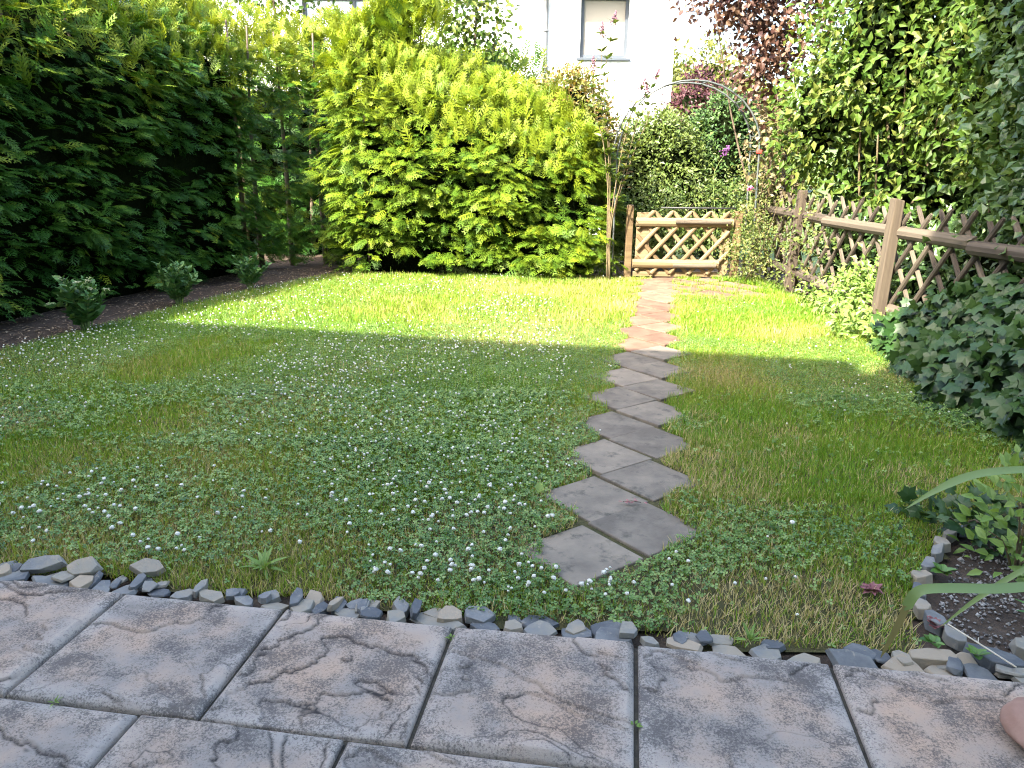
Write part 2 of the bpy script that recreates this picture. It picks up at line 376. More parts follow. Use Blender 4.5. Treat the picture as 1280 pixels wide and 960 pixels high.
def slab_material():
    m, nt, bs, out = new_mat('riven concrete slab'); L = nt.links.new
    tc = N(nt, "ShaderNodeTexCoord"); oi = N(nt, "ShaderNodeObjectInfo")
    mp = N(nt, "ShaderNodeMapping"); L(tc.outputs["Object"], mp.inputs[0])
    sc = N(nt, "ShaderNodeMath", operation='MULTIPLY'); L(oi.outputs["Random"], sc.inputs[0]); sc.inputs[1].default_value = 29.0
    cb = N(nt, "ShaderNodeCombineXYZ"); L(sc.outputs[0], cb.inputs[0]); L(sc.outputs[0], cb.inputs[1]); L(cb.outputs[0], mp.inputs["Location"])
    def noise(s, d, r=.6):
        n = N(nt, "ShaderNodeTexNoise", Scale=s, Detail=d, Roughness=r); L(mp.outputs[0], n.inputs["Vector"]); return n.outputs["Fac"]
    base = ramp(nt, [(.30, (0.14, 0.125, 0.112)), (.43, (0.23, 0.202, 0.176)), (.54, (0.295, 0.232, 0.182)), (.68, (0.35, 0.248, 0.175))])
    s = N(nt, "ShaderNodeMath", operation='MULTIPLY_ADD'); L(oi.outputs["Random"], s.inputs[0]); s.inputs[1].default_value = .16; L(noise(3.2, 6), s.inputs[2])
    s2 = N(nt, "ShaderNodeMath", operation='SUBTRACT'); L(s.outputs[0], s2.inputs[0]); s2.inputs[1].default_value = .07
    L(s2.outputs[0], base.inputs[0])
    # worn paler rim
    ed = N(nt, "ShaderNodeAttribute", attribute_name="rim")
    nr = N(nt, "ShaderNodeMath", operation='MULTIPLY'); L(ed.outputs["Fac"], nr.inputs[0]); L(noise(7, 5), nr.inputs[1])
    nr2 = N(nt, "ShaderNodeMath", operation='MULTIPLY'); L(nr.outputs[0], nr2.inputs[0]); nr2.inputs[1].default_value = 1.3; nr2.use_clamp = True
    m1 = N(nt, "ShaderNodeMix", data_type='RGBA'); L(nr2.outputs[0], m1.inputs["Factor"]); L(base.outputs[0], m1.inputs[6]); m1.inputs[7].default_value = (0.32, 0.295, 0.262, 1)
    # soot-like algae specks
    sp = ramp(nt, [(.535, (0, 0, 0)), (.625, (.78, .78, .78))])
    mulr = N(nt, "ShaderNodeMath", operation='MULTIPLY_ADD'); L(noise(150, 5, .8), mulr.inputs[0]); mulr.inputs[1].default_value = .62
    nb = N(nt, "ShaderNodeMath", operation='MULTIPLY'); L(noise(6.5, 5, .65), nb.inputs[0]); nb.inputs[1].default_value = .5
    L(nb.outputs[0], mulr.inputs[2]); L(mulr.outputs[0], sp.inputs[0])
    m2 = N(nt, "ShaderNodeMix", data_type='RGBA'); L(sp.outputs[0], m2.inputs["Factor"]); L(m1.outputs[2], m2.inputs[6]); m2.inputs[7].default_value = (0.05, 0.046, 0.044, 1)
    # dirt along the moulded ledges, with their shadow lines painted into the colour
    at = N(nt, "ShaderNodeAttribute", attribute_name="dirt_shade")
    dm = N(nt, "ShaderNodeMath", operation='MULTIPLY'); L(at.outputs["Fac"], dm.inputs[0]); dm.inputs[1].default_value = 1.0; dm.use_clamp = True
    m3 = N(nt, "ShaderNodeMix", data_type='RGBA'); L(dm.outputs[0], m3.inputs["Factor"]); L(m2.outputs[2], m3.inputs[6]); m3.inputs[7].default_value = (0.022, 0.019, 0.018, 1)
    L(m3.outputs[2], bs.inputs["Base Color"])
    bs.inputs["Roughness"].default_value = .85; bs.inputs["Specular IOR Level"].default_value = .25
    b = N(nt, "ShaderNodeBump", Strength=.9, Distance=.006); L(noise(60, 8, .75), b.inputs["Height"]); L(b.outputs[0], bs.inputs["Normal"])
    return m


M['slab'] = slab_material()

# ------------------------------------------------------------------ templates (x = leaf axis, z = leaf normal)
def tri(*f): return np.array(f, int)


def leaf_tmpl(w=.5, fold=.12, droop=.18):
    V = np.array([[0, 0, 0], [.35, w * .5, fold * .6], [.35, 0, -.02], [.35, -w * .5, fold * .6],
                  [.72, w * .36, fold * .4 - droop * .5], [.72, 0, -droop * .5], [.72, -w * .36, fold * .4 - droop * .5], [1, 0, -droop]], float)
    return V, tri((0, 2, 1), (0, 3, 2), (1, 2, 5), (1, 5, 4), (2, 3, 6), (2, 6, 5), (4, 5, 7), (5, 6, 7))


LEAF_FULL = leaf_tmpl()
LEAF = (np.array([[0, 0, 0], [.42, .26, .09], [.45, 0, -.03], [.42, -.26, .09], [1, 0, -.18]], float), tri((0, 2, 1), (0, 3, 2), (1, 2, 4), (2, 3, 4)))
LEAF_NARROW = leaf_tmpl(.26, .06, .3)
LEAF_ROUND = leaf_tmpl(.78, .14, .15)
LEAF_R4 = (np.array([[0, 0, 0], [.46, .38, .1], [.5, 0, -.03], [.46, -.38, .1], [1, 0, -.16]], float), tri((0, 2, 1), (0, 3, 2), (1, 2, 4), (2, 3, 4)))
LEAF_SIMPLE = (np.array([[0, 0, 0], [.45, .27, .06], [1, 0, -.1], [.45, -.27, .06]], float), tri((0, 2, 1), (0, 3, 2)))


def ivy_tmpl():
    ang = [0, 26, 58, 88, 125, 160, 180]
    rad = [.62, .38, .58, .36, .46, .30, .16]
    pts = [(r * math.cos(math.radians(a)), r * math.sin(math.radians(a))) for a, r in zip(ang, rad)]
    pts = pts[:-1] + [pts[-1]] + [(x, -y) for x, y in reversed(pts[1:-1])]
    V = [[.3, 0, .03]] + [[x + .3, y, -.22 * ((x) ** 2 + y * y) + .09 * abs(y)] for x, y in pts]
    n = len(pts)
    return np.array(V, float), np.array([(0, 1 + i, 1 + (i + 1) % n) for i in range(n)], int)


IVY = ivy_tmpl()


def frond_tmpl(seed, nb=6, sub=True):
    """flat feathery spray: an axis with alternating fingers, each a slim triangle"""
    r = np.random.default_rng(seed)
    V, T = [], []
    def finger(p, d, l, w):
        q = np.array([-d[1], d[0]]); b = len(V)
        z = lambda a: -.26 * a[0] ** 2 + .04 * math.sin(6 * a[1] + seed)
        for a in (p + d * l * .30 + q * w, p + d * l, p + d * l * .22 - q * w * .8, p):
            V.append([a[0], a[1], z(a)])
        T.extend([(b, b + 2, b + 1), (b, b + 3, b + 2)] if w > .04 else [(b + 3, b + 1, b)])
    ax = lambda t: np.array([t, .06 * math.sin(t * 3 + seed)])
    for i in range(2):
        a, b_ = ax(i / 2), ax((i + 1.1) / 2); d = b_ - a; l = np.linalg.norm(d); finger(a, d / l, l, .03)
    for i in range(nb):
        t = .08 + .80 * i / (nb - 1)
        L = (.44 * (1 - t) ** .7 + .12) * (.6 + .4 * min(1, t * 4)) * r.uniform(.75, 1.2)
        for s in (-1, 1):
            a = math.radians(r.uniform(32, 52)) * s
            d = np.array([math.cos(a), math.sin(a)]); p = ax(t + .05 * s * .5)
            finger(p, d, L, .045)
            if sub and L > .24:
                for f, sg in ((.38, 1), (.58, -1)):
                    a2 = a + sg * math.radians(36)
                    finger(p + d * L * f, np.array([math.cos(a2), math.sin(a2)]), L * .45, .04)
    return np.array(V, float), np.array(T, int)


FRONDS = [frond_tmpl(3), frond_tmpl(8), frond_tmpl(21), frond_tmpl(30, 5)]

# ------------------------------------------------------------------ the ground
FX = lambda y: 3.63 + 0.012 * (y - 7.24)             # fence line
E_ANG = math.radians(-8.53)
EV = np.array([math.cos(E_ANG), math.sin(E_ANG)]); NV = np.array([-math.sin(E_ANG), math.cos(E_ANG)])
P0 = np.array([-0.785, 2.36])                        # a joint on the patio's lawn edge


def edge_y(x): return P0[1] + (x - P0[0]) * EV[1] / EV[0]


def bed_edge(y):   # lawn edge beside the planted strip
    return np.interp(y, [2.0, 4.0, 6.18, 7.0, 8.0, 9.35, 10.64, 11.2], [-5.6, -4.9, -4.25, -4.0, -3.73, -3.32, -2.72, -2.4])


n = 240
gx, gy = np.meshgrid(np.concatenate([np.linspace(-300, -12, 12), np.linspace(-11, 11, 60), np.linspace(12, 300, 12)]),
                     np.concatenate([np.linspace(-200, -10, 8), np.linspace(-9, 24, 60), np.linspace(26, 400, 20)]))
gz = -0.035 + 0.0 * gx
gz = gz + np.clip((gy - 26) / 60, 0, 1.2) ** 1.2 * 6 * np.clip((gx + 20) / 40, 0, 1)
nx, ny = gx.shape[1], gx.shape[0]
idx = np.arange(nx * ny).reshape(ny, nx)
Q = np.stack([idx[:-1, :-1], idx[:-1, 1:], idx[1:, 1:], idx[1:, :-1]], -1).reshape(-1, 4)
terr = link('terrain', np_mesh('terrain', np.stack([gx, gy, gz], -1).reshape(-1, 3), Q, smooth=True), M['terrain'])
tag(terr, 'green ground that runs on beyond the garden fence', 'ground', kind='structure')

LAWN = [(-5.7, edge_y(-5.7) + .16), (2.0, edge_y(2.0) + .16)]
LAWN = [(-5.7, 3.1)] + [(x, edge_y(x) + .125 + .03 * math.sin(x * 7)) for x in np.linspace(-5.2, 1.35, 20)] + \
       [(1.45, 2.45), (1.62, 2.72), (1.85, 3.0), (2.1, 3.15), (2.75, 3.6), (3.3, 5.5), (3.45, 7.2), (3.55, 9.0), (3.5, 10.95), (1.5, 11.0), (-2.3, 11.0)] + \
       [(float(bed_edge(y)), y) for y in np.linspace(10.9, 2.6, 14)]


def ground_z(x, y): return 0.018 * (fbm(x * 1.1, y * 1.1, 0, 5) - .5) * 2


# lawn sheet
gx, gy = np.meshgrid(np.linspace(-6, 3.8, 90), np.linspace(1.9, 11.3, 90))
idx = np.arange(90 * 90).reshape(90, 90)
Q = np.stack([idx[:-1, :-1], idx[:-1, 1:], idx[1:, 1:], idx[1:, :-1]], -1).reshape(-1, 4)
V = np.stack([gx, gy, ground_z(gx, gy) - .004], -1).reshape(-1, 3)
cen = V[Q].mean(1)
keep = in_poly(cen[:, 0], cen[:, 1], LAWN)
lawn = link('lawn', np_mesh('lawn', V, Q[keep], smooth=True), M['lawn'])
tag(lawn, 'turf ground of the garden between hedges, fence and patio', 'lawn', kind='structure')

# planted strip and gravel bed: soil sheets just under the lawn
gx, gy = np.meshgrid(np.linspace(-8, 4.6, 110), np.linspace(1.6, 13.5, 100))
idx = np.arange(110 * 100).reshape(100, 110)
Q = np.stack([idx[:-1, :-1], idx[:-1, 1:], idx[1:, 1:], idx[1:, :-1]], -1).reshape(-1, 4)
V = np.stack([gx, gy, -.022 + .012 * fbm(gx * 4, gy * 4, 0, 9)], -1).reshape(-1, 3)
tag(link('garden_soil', np_mesh('garden_soil', V, Q, smooth=True), M['soil']),
    'bare brown soil of the beds under hedges and by the stone border', 'soil', kind='structure')

# ------------------------------------------------------------------ patio slabs
SW, SD, GAP, ST = 0.607, 0.566, 0.014, 0.05


def slab_mold(seed, res=136):
    r = np.random.default_rng(seed)
    w, d = SW - GAP, SD - GAP
    u, v = np.meshgrid(np.linspace(0, 1, res), np.linspace(0, 1, res))
    a = r.uniform(-.9, .9); ca, sa = math.cos(a), math.sin(a)
    x, y = u * w * 3.0, v * d * 3.0
    X, Y = ca * x - sa * y, (sa * x + ca * y) * 1.7
    wx = X + .75 * (fbm(X * .9, Y * .9, 0, seed + 3, 2) - .5) * 2 + .26 * (fbm(X * 5, Y * 5, 0, seed + 13, 3) - .5)
    wy = Y + .95 * (fbm(X * .9, Y * .9, 0, seed + 9, 2) - .5) * 2 + .26 * (fbm(X * 5, Y * 5, 0, seed + 17, 3) - .5)
    nn = vnoise(wx * .85, wy * .85, 0, seed) + .10 * vnoise(wx * 2.1, wy * 2.1, 0, seed + 1)
    lv = nn * 3.9 + .35
    gyy, gxx = np.gradient(lv, d / (res - 1), w / (res - 1)); gr = np.maximum(np.hypot(gxx, gyy), 2.0)
    fl = np.floor(lv); fr = lv - fl
    dist = fr / gr                                 # metres above the ledge foot
    st = fl + np.clip(dist / .006, 0, 1)
    strength = np.clip((vnoise(wx * 1.3, wy * 1.3, 0, seed + 20) - .2) * 2.4, .0, 1)
    h = .0065 * (st - 1.6) + .005 * (fbm(x * 2.2, y * 2.2, 0, seed + 5) - .5) + .0022 * (fbm(x * 16, y * 16, 0, seed + 6, 2) - .5)
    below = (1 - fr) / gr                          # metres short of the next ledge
    dirt_shade = np.clip(np.exp(-(below / .0042) ** 2) + .55 * np.exp(-(dist / .005) ** 2), 0, 1) * (.25 + .75 * strength)  # darkens both sides of each ledge: dirt plus painted shadow
    rim = np.minimum.reduce([u * w, (1 - u) * w, v * d, (1 - v) * d])
    k = np.clip(rim / .022, 0, 1); k = k * k * (3 - 2 * k)
    h = h * k - .006 * (1 - np.clip(rim / .007, 0, 1)) ** 2
    dirt_shade = dirt_shade * k
    rm = np.clip(1 - rim / .085, 0, 1)
    V = np.stack([(u - .5) * w, (v - .5) * d, h], -1).reshape(-1, 3)
    idx = np.arange(res * res).reshape(res, res)
    Q = np.stack([idx[:-1, :-1], idx[:-1, 1:], idx[1:, 1:], idx[1:, :-1]], -1).reshape(-1, 4)
    per = np.concatenate([idx[0, :], idx[1:, -1], idx[-1, -2::-1], idx[-2:0:-1, 0]])
    low = V[per].copy(); low[:, 2] = -ST
    b = len(V); nP = len(per)
    side = np.stack([per, b + np.arange(nP), b + (np.arange(nP) + 1) % nP, np.roll(per, -1)], -1)
    me = np_mesh('slab', np.vstack([V, low]), np.vstack([Q, side]), smooth=True)
    for nm, val in (("dirt_shade", dirt_shade), ("rim", rm)):
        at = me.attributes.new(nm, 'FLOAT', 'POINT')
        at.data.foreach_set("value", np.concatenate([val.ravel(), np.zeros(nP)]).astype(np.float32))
    me.materials.append(M['slab'])
    return me


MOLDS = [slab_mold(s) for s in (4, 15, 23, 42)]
patio_me = box_mesh('patio', -4.6, 4.6, -1.6, -0.004, -.06, -.012)
patio = link('patio', patio_me, M['joint'])
patio.matrix_world = Matrix.Translation((P0[0], P0[1], .05 - .006)) @ Matrix.Rotation(E_ANG, 4, 'Z')
patio.location = (P0[0], P0[1], .044)
patio.rotation_euler = (0, 0, E_ANG)
# bed of the patio stretches back to the house
for v in patio_me.vertices:
    if v.co.y < -1: v.co.y = -3.3
tag(patio, 'patio of grey and pinkish riven concrete slabs', 'patio', kind='structure')
rs = np.random.default_rng(3)
for row in range(3):
    off = 0.0 if row % 2 == 0 else -0.17
    for k in range(-6, 7):
        cx = (k + .5) * SW + off; cy = -(row + .5) * SD
        if abs(cx) > 3.3: continue
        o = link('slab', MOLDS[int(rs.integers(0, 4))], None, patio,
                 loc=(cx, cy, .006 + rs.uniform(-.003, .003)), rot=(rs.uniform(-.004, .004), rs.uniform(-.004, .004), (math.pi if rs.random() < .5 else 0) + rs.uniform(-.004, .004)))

# ------------------------------------------------------------------ path of pavers laid cornerwise
L0, PU, PW = np.array([.36, 3.14]), np.array([.318, .243]), np.array([-.205, .312])
PU = PU / np.linalg.norm(PU); PW = np.array([-PU[1], PU[0]])
PSZ = .385
PA = math.atan2(PU[1], PU[0])
ADV = np.array([.112, .552])
paver_me = box_mesh('paver', -PSZ / 2 + .004, PSZ / 2 - .004, -PSZ / 2 + .004, PSZ / 2 - .004, -.05, 0, .006, 2)
paver_me2 = paver_me.copy()
paver_me.materials.append(M['paver']); paver_me2.materials.append(M['paver_red'])
path = empty('path', (L0[0], L0[1], 0.0), kind='structure', label='garden path of square pavers laid corner to corner', cat='path')
PAVER_C = []
for k in range(-1, 14):
    Lk = L0 + k * ADV; Rk = Lk + PU * PSZ
    for c in (Lk + (PU + PW) * PSZ / 2, Rk + (PU + PW) * PSZ / 2 + (ADV - (PU + PW) * PSZ) * .5):
        PAVER_C.append(c)
for c in [(2.25, 10.1), (2.75, 10.35), (2.55, 9.85), (2.35, 10.62), (2.9, 10.7), (1.75, 10.72), (2.05, 10.95)]:
    if k: PAVER_C.append(np.array(c))
# keep the extra ones on the same lattice so that edges do not collide
base_n = 30
LAT = [PAVER_C[i] for i in range(base_n)]
PAVER_C = list(LAT)
for i in (24, 25, 26, 27, 28, 29, 23, 22):
    for s in (1, 2):
        c = LAT[i] + PU * PSZ * s - PW * PSZ * s * .0 + (PU - PW) * 0
        c = LAT[i] + (PU - PW) * PSZ * s * .999
        if c[1] > 9.3 and c[0] < 3.2 and min(np.linalg.norm(c - q) for q in PAVER_C) > PSZ * .92: PAVER_C.append(c)
for c in PAVER_C:
    red = c[1] > 6.1 + rs.uniform(-.4, .4)
    link('paver', paver_me2 if red else paver_me, None, path,
         loc=(c[0] - L0[0], c[1] - L0[1], .010 + rs.uniform(-.004, .004)),
         rot=(rs.uniform(-.012, .012), rs.uniform(-.012, .012), PA + rs.uniform(-.012, .012)))
PC = np.array(PAVER_C)


def path_cover(x, y):
    """how far inside the nearest paver a point lies (m, >0 inside)"""
    best = np.full(x.shape, -9.0)
    for c in PC:
        dx, dy = x - c[0], y - c[1]
        a = np.abs(dx * PU[0] + dy * PU[1]); b = np.abs(dx * PW[0] + dy * PW[1])
        best = np.maximum(best, PSZ / 2 - np.maximum(a, b))
    return best


def path_centre(x, y):
    t = (y - L0[1]) / ADV[1]
    cx = L0[0] + .125 + t * ADV[0]
    return np.abs(x - cx)


def path_open(x, y):
    """True where the pavers stay clear of grass: the outer corners are overgrown"""
    cov = path_cover(x, y); pc = path_centre(x, y)
    lim = .315 + .11 * (fbm(x * 5, y * 5, 0, 31) - .5) * 2 - np.clip((y - 4) / 5, 0, 1) * .08
    wide = np.where(y > 9.4, 9, lim)
    rim_ = np.where(pc < .20, -.03, .012 + .03 * (fbm(x * 9, y * 9, 0, 77) - .5))
    return (cov > rim_) & (pc < wide)


# ------------------------------------------------------------------ grass, clover
BLADE1 = (np.array([[0, -.5, 0], [0, .5, 0], [1, 0, -.05]], float), tri((0, 2, 1)))
BLADE = (np.array([[0, -.5, 0], [0, .5, 0], [.55, -.38, .0], [.55, .38, .0], [1, 0, -.16]], float), tri((0, 2, 1), (1, 2, 3), (2, 4, 3)))


def clover_field(x, y):
    return fbm(x * .8 + 3, y * .8, 0, 51, 3) + .05 + .20 * np.clip((.8 - x) / 1.6, -.8, .55) - .14 * np.clip((y - 7) / 2, 0, 1)


def dry_field(x, y):
    d = fbm(x * .9, y * .7, 0, 63, 4) - .10 * np.clip((y - 6) / 1.5, 0, 1)
    d = d + .5 * np.exp(-(((x - 1.0) / .5) ** 2 + ((y - 2.42) / .2) ** 2)) + .10 * np.clip((x - 1) / 2, 0, 1)
    d = d + .28 * np.exp(-(((x + 3.4) / .5) ** 2 + ((y - 4.6) / .4) ** 2)) + .22 * np.exp(-((y - edge_y(x) - .17) / .06) ** 2)
    return d


def scatter(n, rng, ymin=1.9, ymax=11.1, pw=1.0):
    x = rng.uniform(-5.6, 3.7, n); y = ymin + (ymax - ymin) * rng.random(n) ** pw
    k = in_poly(x, y, LAWN) & (np.abs(x) < y * .86 + .8)
    return x[k], y[k]


def grass_parts(n, rng, ymin, ymax, wmul, hmul, tm=None):
    x, y = scatter(n, rng, ymin, ymax)
    k = ~path_open(x, y); x, y = x[k], y[k]
    cf = clover_field(x, y); df = dry_field(x, y)
    thin = np.clip((df - .72) * 2.0, 0, .3) + np.clip((cf - .5) * 1.6, 0, .35)
    k = rng.random(len(x)) > thin; x, y, cf, df = x[k], y[k], cf[k], df[k]
    m = len(x)
    hgt = (rng.gamma(6, .0062, m) + .012) * (0.75 + .7 * fbm(x * 1.6, y * 1.6, 0, 15, 3)) * hmul
    edge = path_cover(x, y)
    hgt *= np.where((edge > -.07) & (edge < .02), 1.25, 1)
    near_e = y - edge_y(x) < .32
    hgt *= np.where(near_e & (rng.random(m) < .5), 1.5, 1)
    az = rng.uniform(0, 2 * np.pi, m); lean = rng.normal(.55, .3, m)
    d = np.stack([np.cos(az) * np.sin(lean), np.sin(az) * np.sin(lean), np.abs(np.cos(lean)) + .12], -1)
    up = np.stack([-np.cos(az) * .9, -np.sin(az) * .9, np.full(m, .6)], -1) + rng.normal(0, .3, (m, 3))
    w = rng.uniform(.0022, .0042, m) * wmul
    S = np.stack([hgt, w, hgt * .7], -1)
    g = .22 + .55 * fbm(x * .7, y * .7, 0, 41, 3) + rng.normal(0, .13, m) - .04
    dry = np.clip((df - .68) * 2.4, 0, .6)
    isd = rng.random(m) < (.04 + dry)
    rnd = np.clip(np.where(isd, rng.uniform(.76, 1.0, m), np.clip(g, 0, .74)), 0, 1)
    return (tm or BLADE, np.stack([x, y, ground_z(x, y) - .004 + np.where(edge > 0, .012, 0)], -1), frames(d, up), S, rnd)


rg = np.random.default_rng(77)
grass = bake('grass', [grass_parts(190000, rg, 2.2, 3.5, 1.05, .64), grass_parts(130000, rg, 3.4, 4.3, 1.5, .68, BLADE1), grass_parts(360000, rg, 4.1, 7.2, 1.7, .70, BLADE1), grass_parts(270000, rg, 7.0, 11.1, 2.5, .9, BLADE1)], M['grass'])
tag(grass, 'short mown grass of the lawn with dry straw patches', 'grass', kind='stuff')


def clover_leaf(fine):
    V, T = [], []
    for k in range(3):
        a = math.radians(120 * k); R = np.array([[math.cos(a), -math.sin(a)], [math.sin(a), math.cos(a)]])
        pts = [(.04, 0, 0), (.34, .30, .09), (.74, .33, .07), (.80, 0, -.02), (.74, -.33, .07), (.34, -.30, .09)] if fine else [(.04, 0, 0), (.55, .38, .09), (.84, 0, -.02), (.55, -.38, .09)]
        b = len(V)
        for p in pts:
            q = R @ np.array(p[:2]); V.append([q[0], q[1], p[2] + .05])
        T += [(b, b + i, b + i + 1) for i in range(1, len(pts) - 1)]
    return np.array(V, float), np.array(T, int)


CLO_F, CLO_C = clover_leaf(True), clover_leaf(False)
CLO_T = (CLO_C[0][[1, 2, 3, 5, 6, 7, 9, 10, 11]] * [1.1, 1.1, 1], tri((0, 1, 2), (3, 4, 5), (6, 7, 8)))


def clover_parts(n, rng, ymin, ymax, tm, smul=1.0):
    x, y = scatter(n, rng, ymin, ymax)
    cf = clover_field(x, y)
    cf = cf - .35 * np.exp(-(((x - 1.0) / .55) ** 2 + ((y - 2.42) / .24) ** 2)) - .12 * np.exp(-((y - edge_y(x) - .16) / .07) ** 2)
    k = (rng.random(len(x)) < np.clip((cf - .40) * 5.0, .03, 1)) & ~path_open(x, y); x, y = x[k], y[k]
    m = len(x)
    az = rng.uniform(0, 2 * np.pi, m)
    nrm = np.stack([rng.normal(0, .42, m), rng.normal(-.12, .42, m), np.ones(m)], -1)
    d = np.stack([np.cos(az), np.sin(az), np.zeros(m)], -1)
    y_ = norm(np.cross(nrm, d)); x_ = np.cross(y_, norm(nrm)); R = np.stack([x_, y_, norm(nrm)], -1)
    z = ground_z(x, y) + rng.uniform(.012, .042, m)
    rnd = np.clip(.5 + .5 * (fbm(x * 1.3, y * 1.3, 0, 91) - .5) + rng.normal(0, .30, m), 0, 1)
    return (tm, np.stack([x, y, z], -1), R, rng.uniform(.0085, .0155, m) * smul, rnd)


clover = bake('clover_patch', [clover_parts(62000, rg, 2.2, 4.2, CLO_F, 1.2), clover_parts(31000, rg, 4.0, 5.2, CLO_C, 1.3), clover_parts(70000, rg, 5.0, 7.4, CLO_T, 1.5), clover_parts(40000, rg, 7.2, 11.0, CLO_T, 1.8)], M['clover'])
tag(clover, 'white clover leaves carpeting the lawn beside the paver path', 'clover', kind='stuff')


def flower_mesh(seed):
    r = np.random.default_rng(seed)
    bm = bmesh.new(); bmesh.ops.create_icosphere(bm, subdivisions=2, radius=1.0)
    V = np.array([v.co[:] for v in bm.verts]); T = np.array([[v.index for v in f.verts] for f in bm.faces]); bm.free()
    V = V * (1 + r.uniform(-.24, .16, (len(V), 1))) * np.array([1, 1, .82])
    rn = np.clip(.55 + .5 * V[:, 2] + r.normal(0, .1, len(V)), 0, 1)
    st, tt = tube_arrays([(r.normal(0, .8), r.normal(0, .8), -6.5), (0, 0, -3), (0, 0, -.5)], .13, 4)
    me = np_mesh('clover_flower', np.vstack([V, st]), np.vstack([T, tt + len(V)]), np.concatenate([rn, np.full(len(st), .5)]),
                 mi=np.concatenate([np.zeros(len(T)), np.ones(len(tt))]))
    me.materials.append(M['white_flower']); me.materials.append(M['green_stem'])
    return me


FLM = [flower_mesh(s) for s in range(4)]
x, y = scatter(28000, rg, 2.35, 10.9, 1.25)
cf = clover_field(x, y) + .10 * fbm(x * 3, y * 3, 0, 23) - .05
k = (rg.random(len(x)) < np.clip((cf - .47) * 1.7, .004, .6) * np.where(x > .45, .18, 1.0) * np.where(y > 7.5, .8, 1)) & (path_cover(x, y) < -.02)
k &= (y - edge_y(x)) > .25
fxy = np.stack([x[k], y[k]], -1)
fxy = fxy[np.argsort(fxy[:, 1])]
print('clover flowers', len(fxy))
for i, (x, y) in enumerate(fxy[:300]):
    s = rg.uniform(.0052, .0112)
    link('clover_flower', FLM[i % 4], None, clover, loc=(x, y, ground_z(x, y) + s * 4.6 + rg.uniform(.012, .028)),
         rot=(rg.normal(0, .35), rg.normal(0, .35), rg.uniform(0, 6.28)), scale=(s, s, s))
rest = fxy[300:]
bm = bmesh.new(); bmesh.ops.create_icosphere(bm, subdivisions=1, radius=1.0)
ICO = (np.array([v.co[:] for v in bm.verts]) * [1, 1, .8], np.array([[v.index for v in f.verts] for f in bm.faces])); bm.free()
m = len(rest)
ff = bake('clover_flowers_beyond', [(ICO, np.column_stack([rest, ground_z(rest[:, 0], rest[:, 1]) + rg.uniform(.04, .065, m)]),
                                     frames(rg.normal(0, 1, (m, 3)), (0.1, .2, 1)), rg.uniform(.0055, .0095, m), np.clip(rg.normal(.65, .25, m), 0, 1))], M['white_flower'], clover)
tag(ff, kind='stuff')

# ------------------------------------------------------------------ edging stones
def stone_mesh(r, lx, ly, lz, slabby):
    bm = bmesh.new()
    npt = int(r.integers(6, 9))
    for i in range(npt):
        a = 2 * math.pi * i / npt + r.uniform(-.25, .25); rad = r.uniform(.62, 1.08)
        for z in ((-1, 1) if slabby else (r.uniform(-1, 0), r.uniform(0, 1))):
            rr = rad * (r.uniform(.8, 1.0) if z > 0 else 1.0)
            bm.verts.new((math.cos(a) * rr * lx / 2, math.sin(a) * rr * ly / 2, z * lz / 2 * r.uniform(.8, 1.05)))
    g = bmesh.ops.convex_hull(bm, input=bm.verts[:])
    bmesh.ops.delete(bm, geom=[v for v in bm.verts if not v.link_faces], context='VERTS')
    bmesh.ops.dissolve_limit(bm, angle_limit=math.radians(9), verts=bm.verts[:], edges=bm.edges[:])
    try: bmesh.ops.bevel(bm, geom=bm.edges[:], offset=min(lx, ly, lz) * .05, segments=1, affect='EDGES', profile=.5)
    except Exception: pass
    bmesh.ops.triangulate(bm, faces=bm.faces[:])
    me = bpy.data.meshes.new('stone'); bm.to_mesh(me); bm.free()
    me.materials.append(M['slate'])
    return me


rst = np.random.default_rng(8)
edging = empty('stone_edging', (0, 2.3, 0), label='loose row of broken slate stones between patio and lawn', cat='stone edging')
x = -3.4
while x < 1.75:
    big = rst.random() < .22
    lx = rst.uniform(.13, .21) if big else rst.uniform(.07, .14)
    ly = rst.uniform(.07, .13); lz = rst.uniform(.012, .030)
    if x > .62: lx *= 1.35
    rows = [(.05, 0)] + ([(.105, 1)] if (rst.random() < .85 or x > .9) else []) + ([(.078, 2)] if rst.random() < .6 else [])
    for off, lay in rows:
        xx = x + lx / 2 + (rst.uniform(-.01, .01) if lay == 0 else rst.uniform(-.06, .06))
        k = 1.0 if lay == 0 else rst.uniform(.6, 1.1) if lay == 1 else rst.uniform(.4, .6)
        link('stone', stone_mesh(rst, lx * k * 1.04, ly, lz, rst.random() < .6), None, edging,
             loc=(xx, edge_y(xx) + off + rst.uniform(-.006, .012) - 2.3, .010 + rst.uniform(0, .014) + (.018 if lay == 2 else .0 if lay else .004)),
             rot=(rst.normal(.05, .16), rst.normal(0, .10), E_ANG + rst.normal(0, .3)))
    x += lx * .93
# thin slabs tilted at the far left end of the row
for sx, sy, sl, rz in ((-1.80, 2.63, .20, .1), (-1.62, 2.61, .17, -.2), (-1.38, 2.60, .14, .3)):
    link('stone', stone_mesh(rst, sl, .10, .03, True), None, edging, loc=(sx, sy - 2.3 + .01, .05), rot=(.45, rst.normal(0, .1), rz))

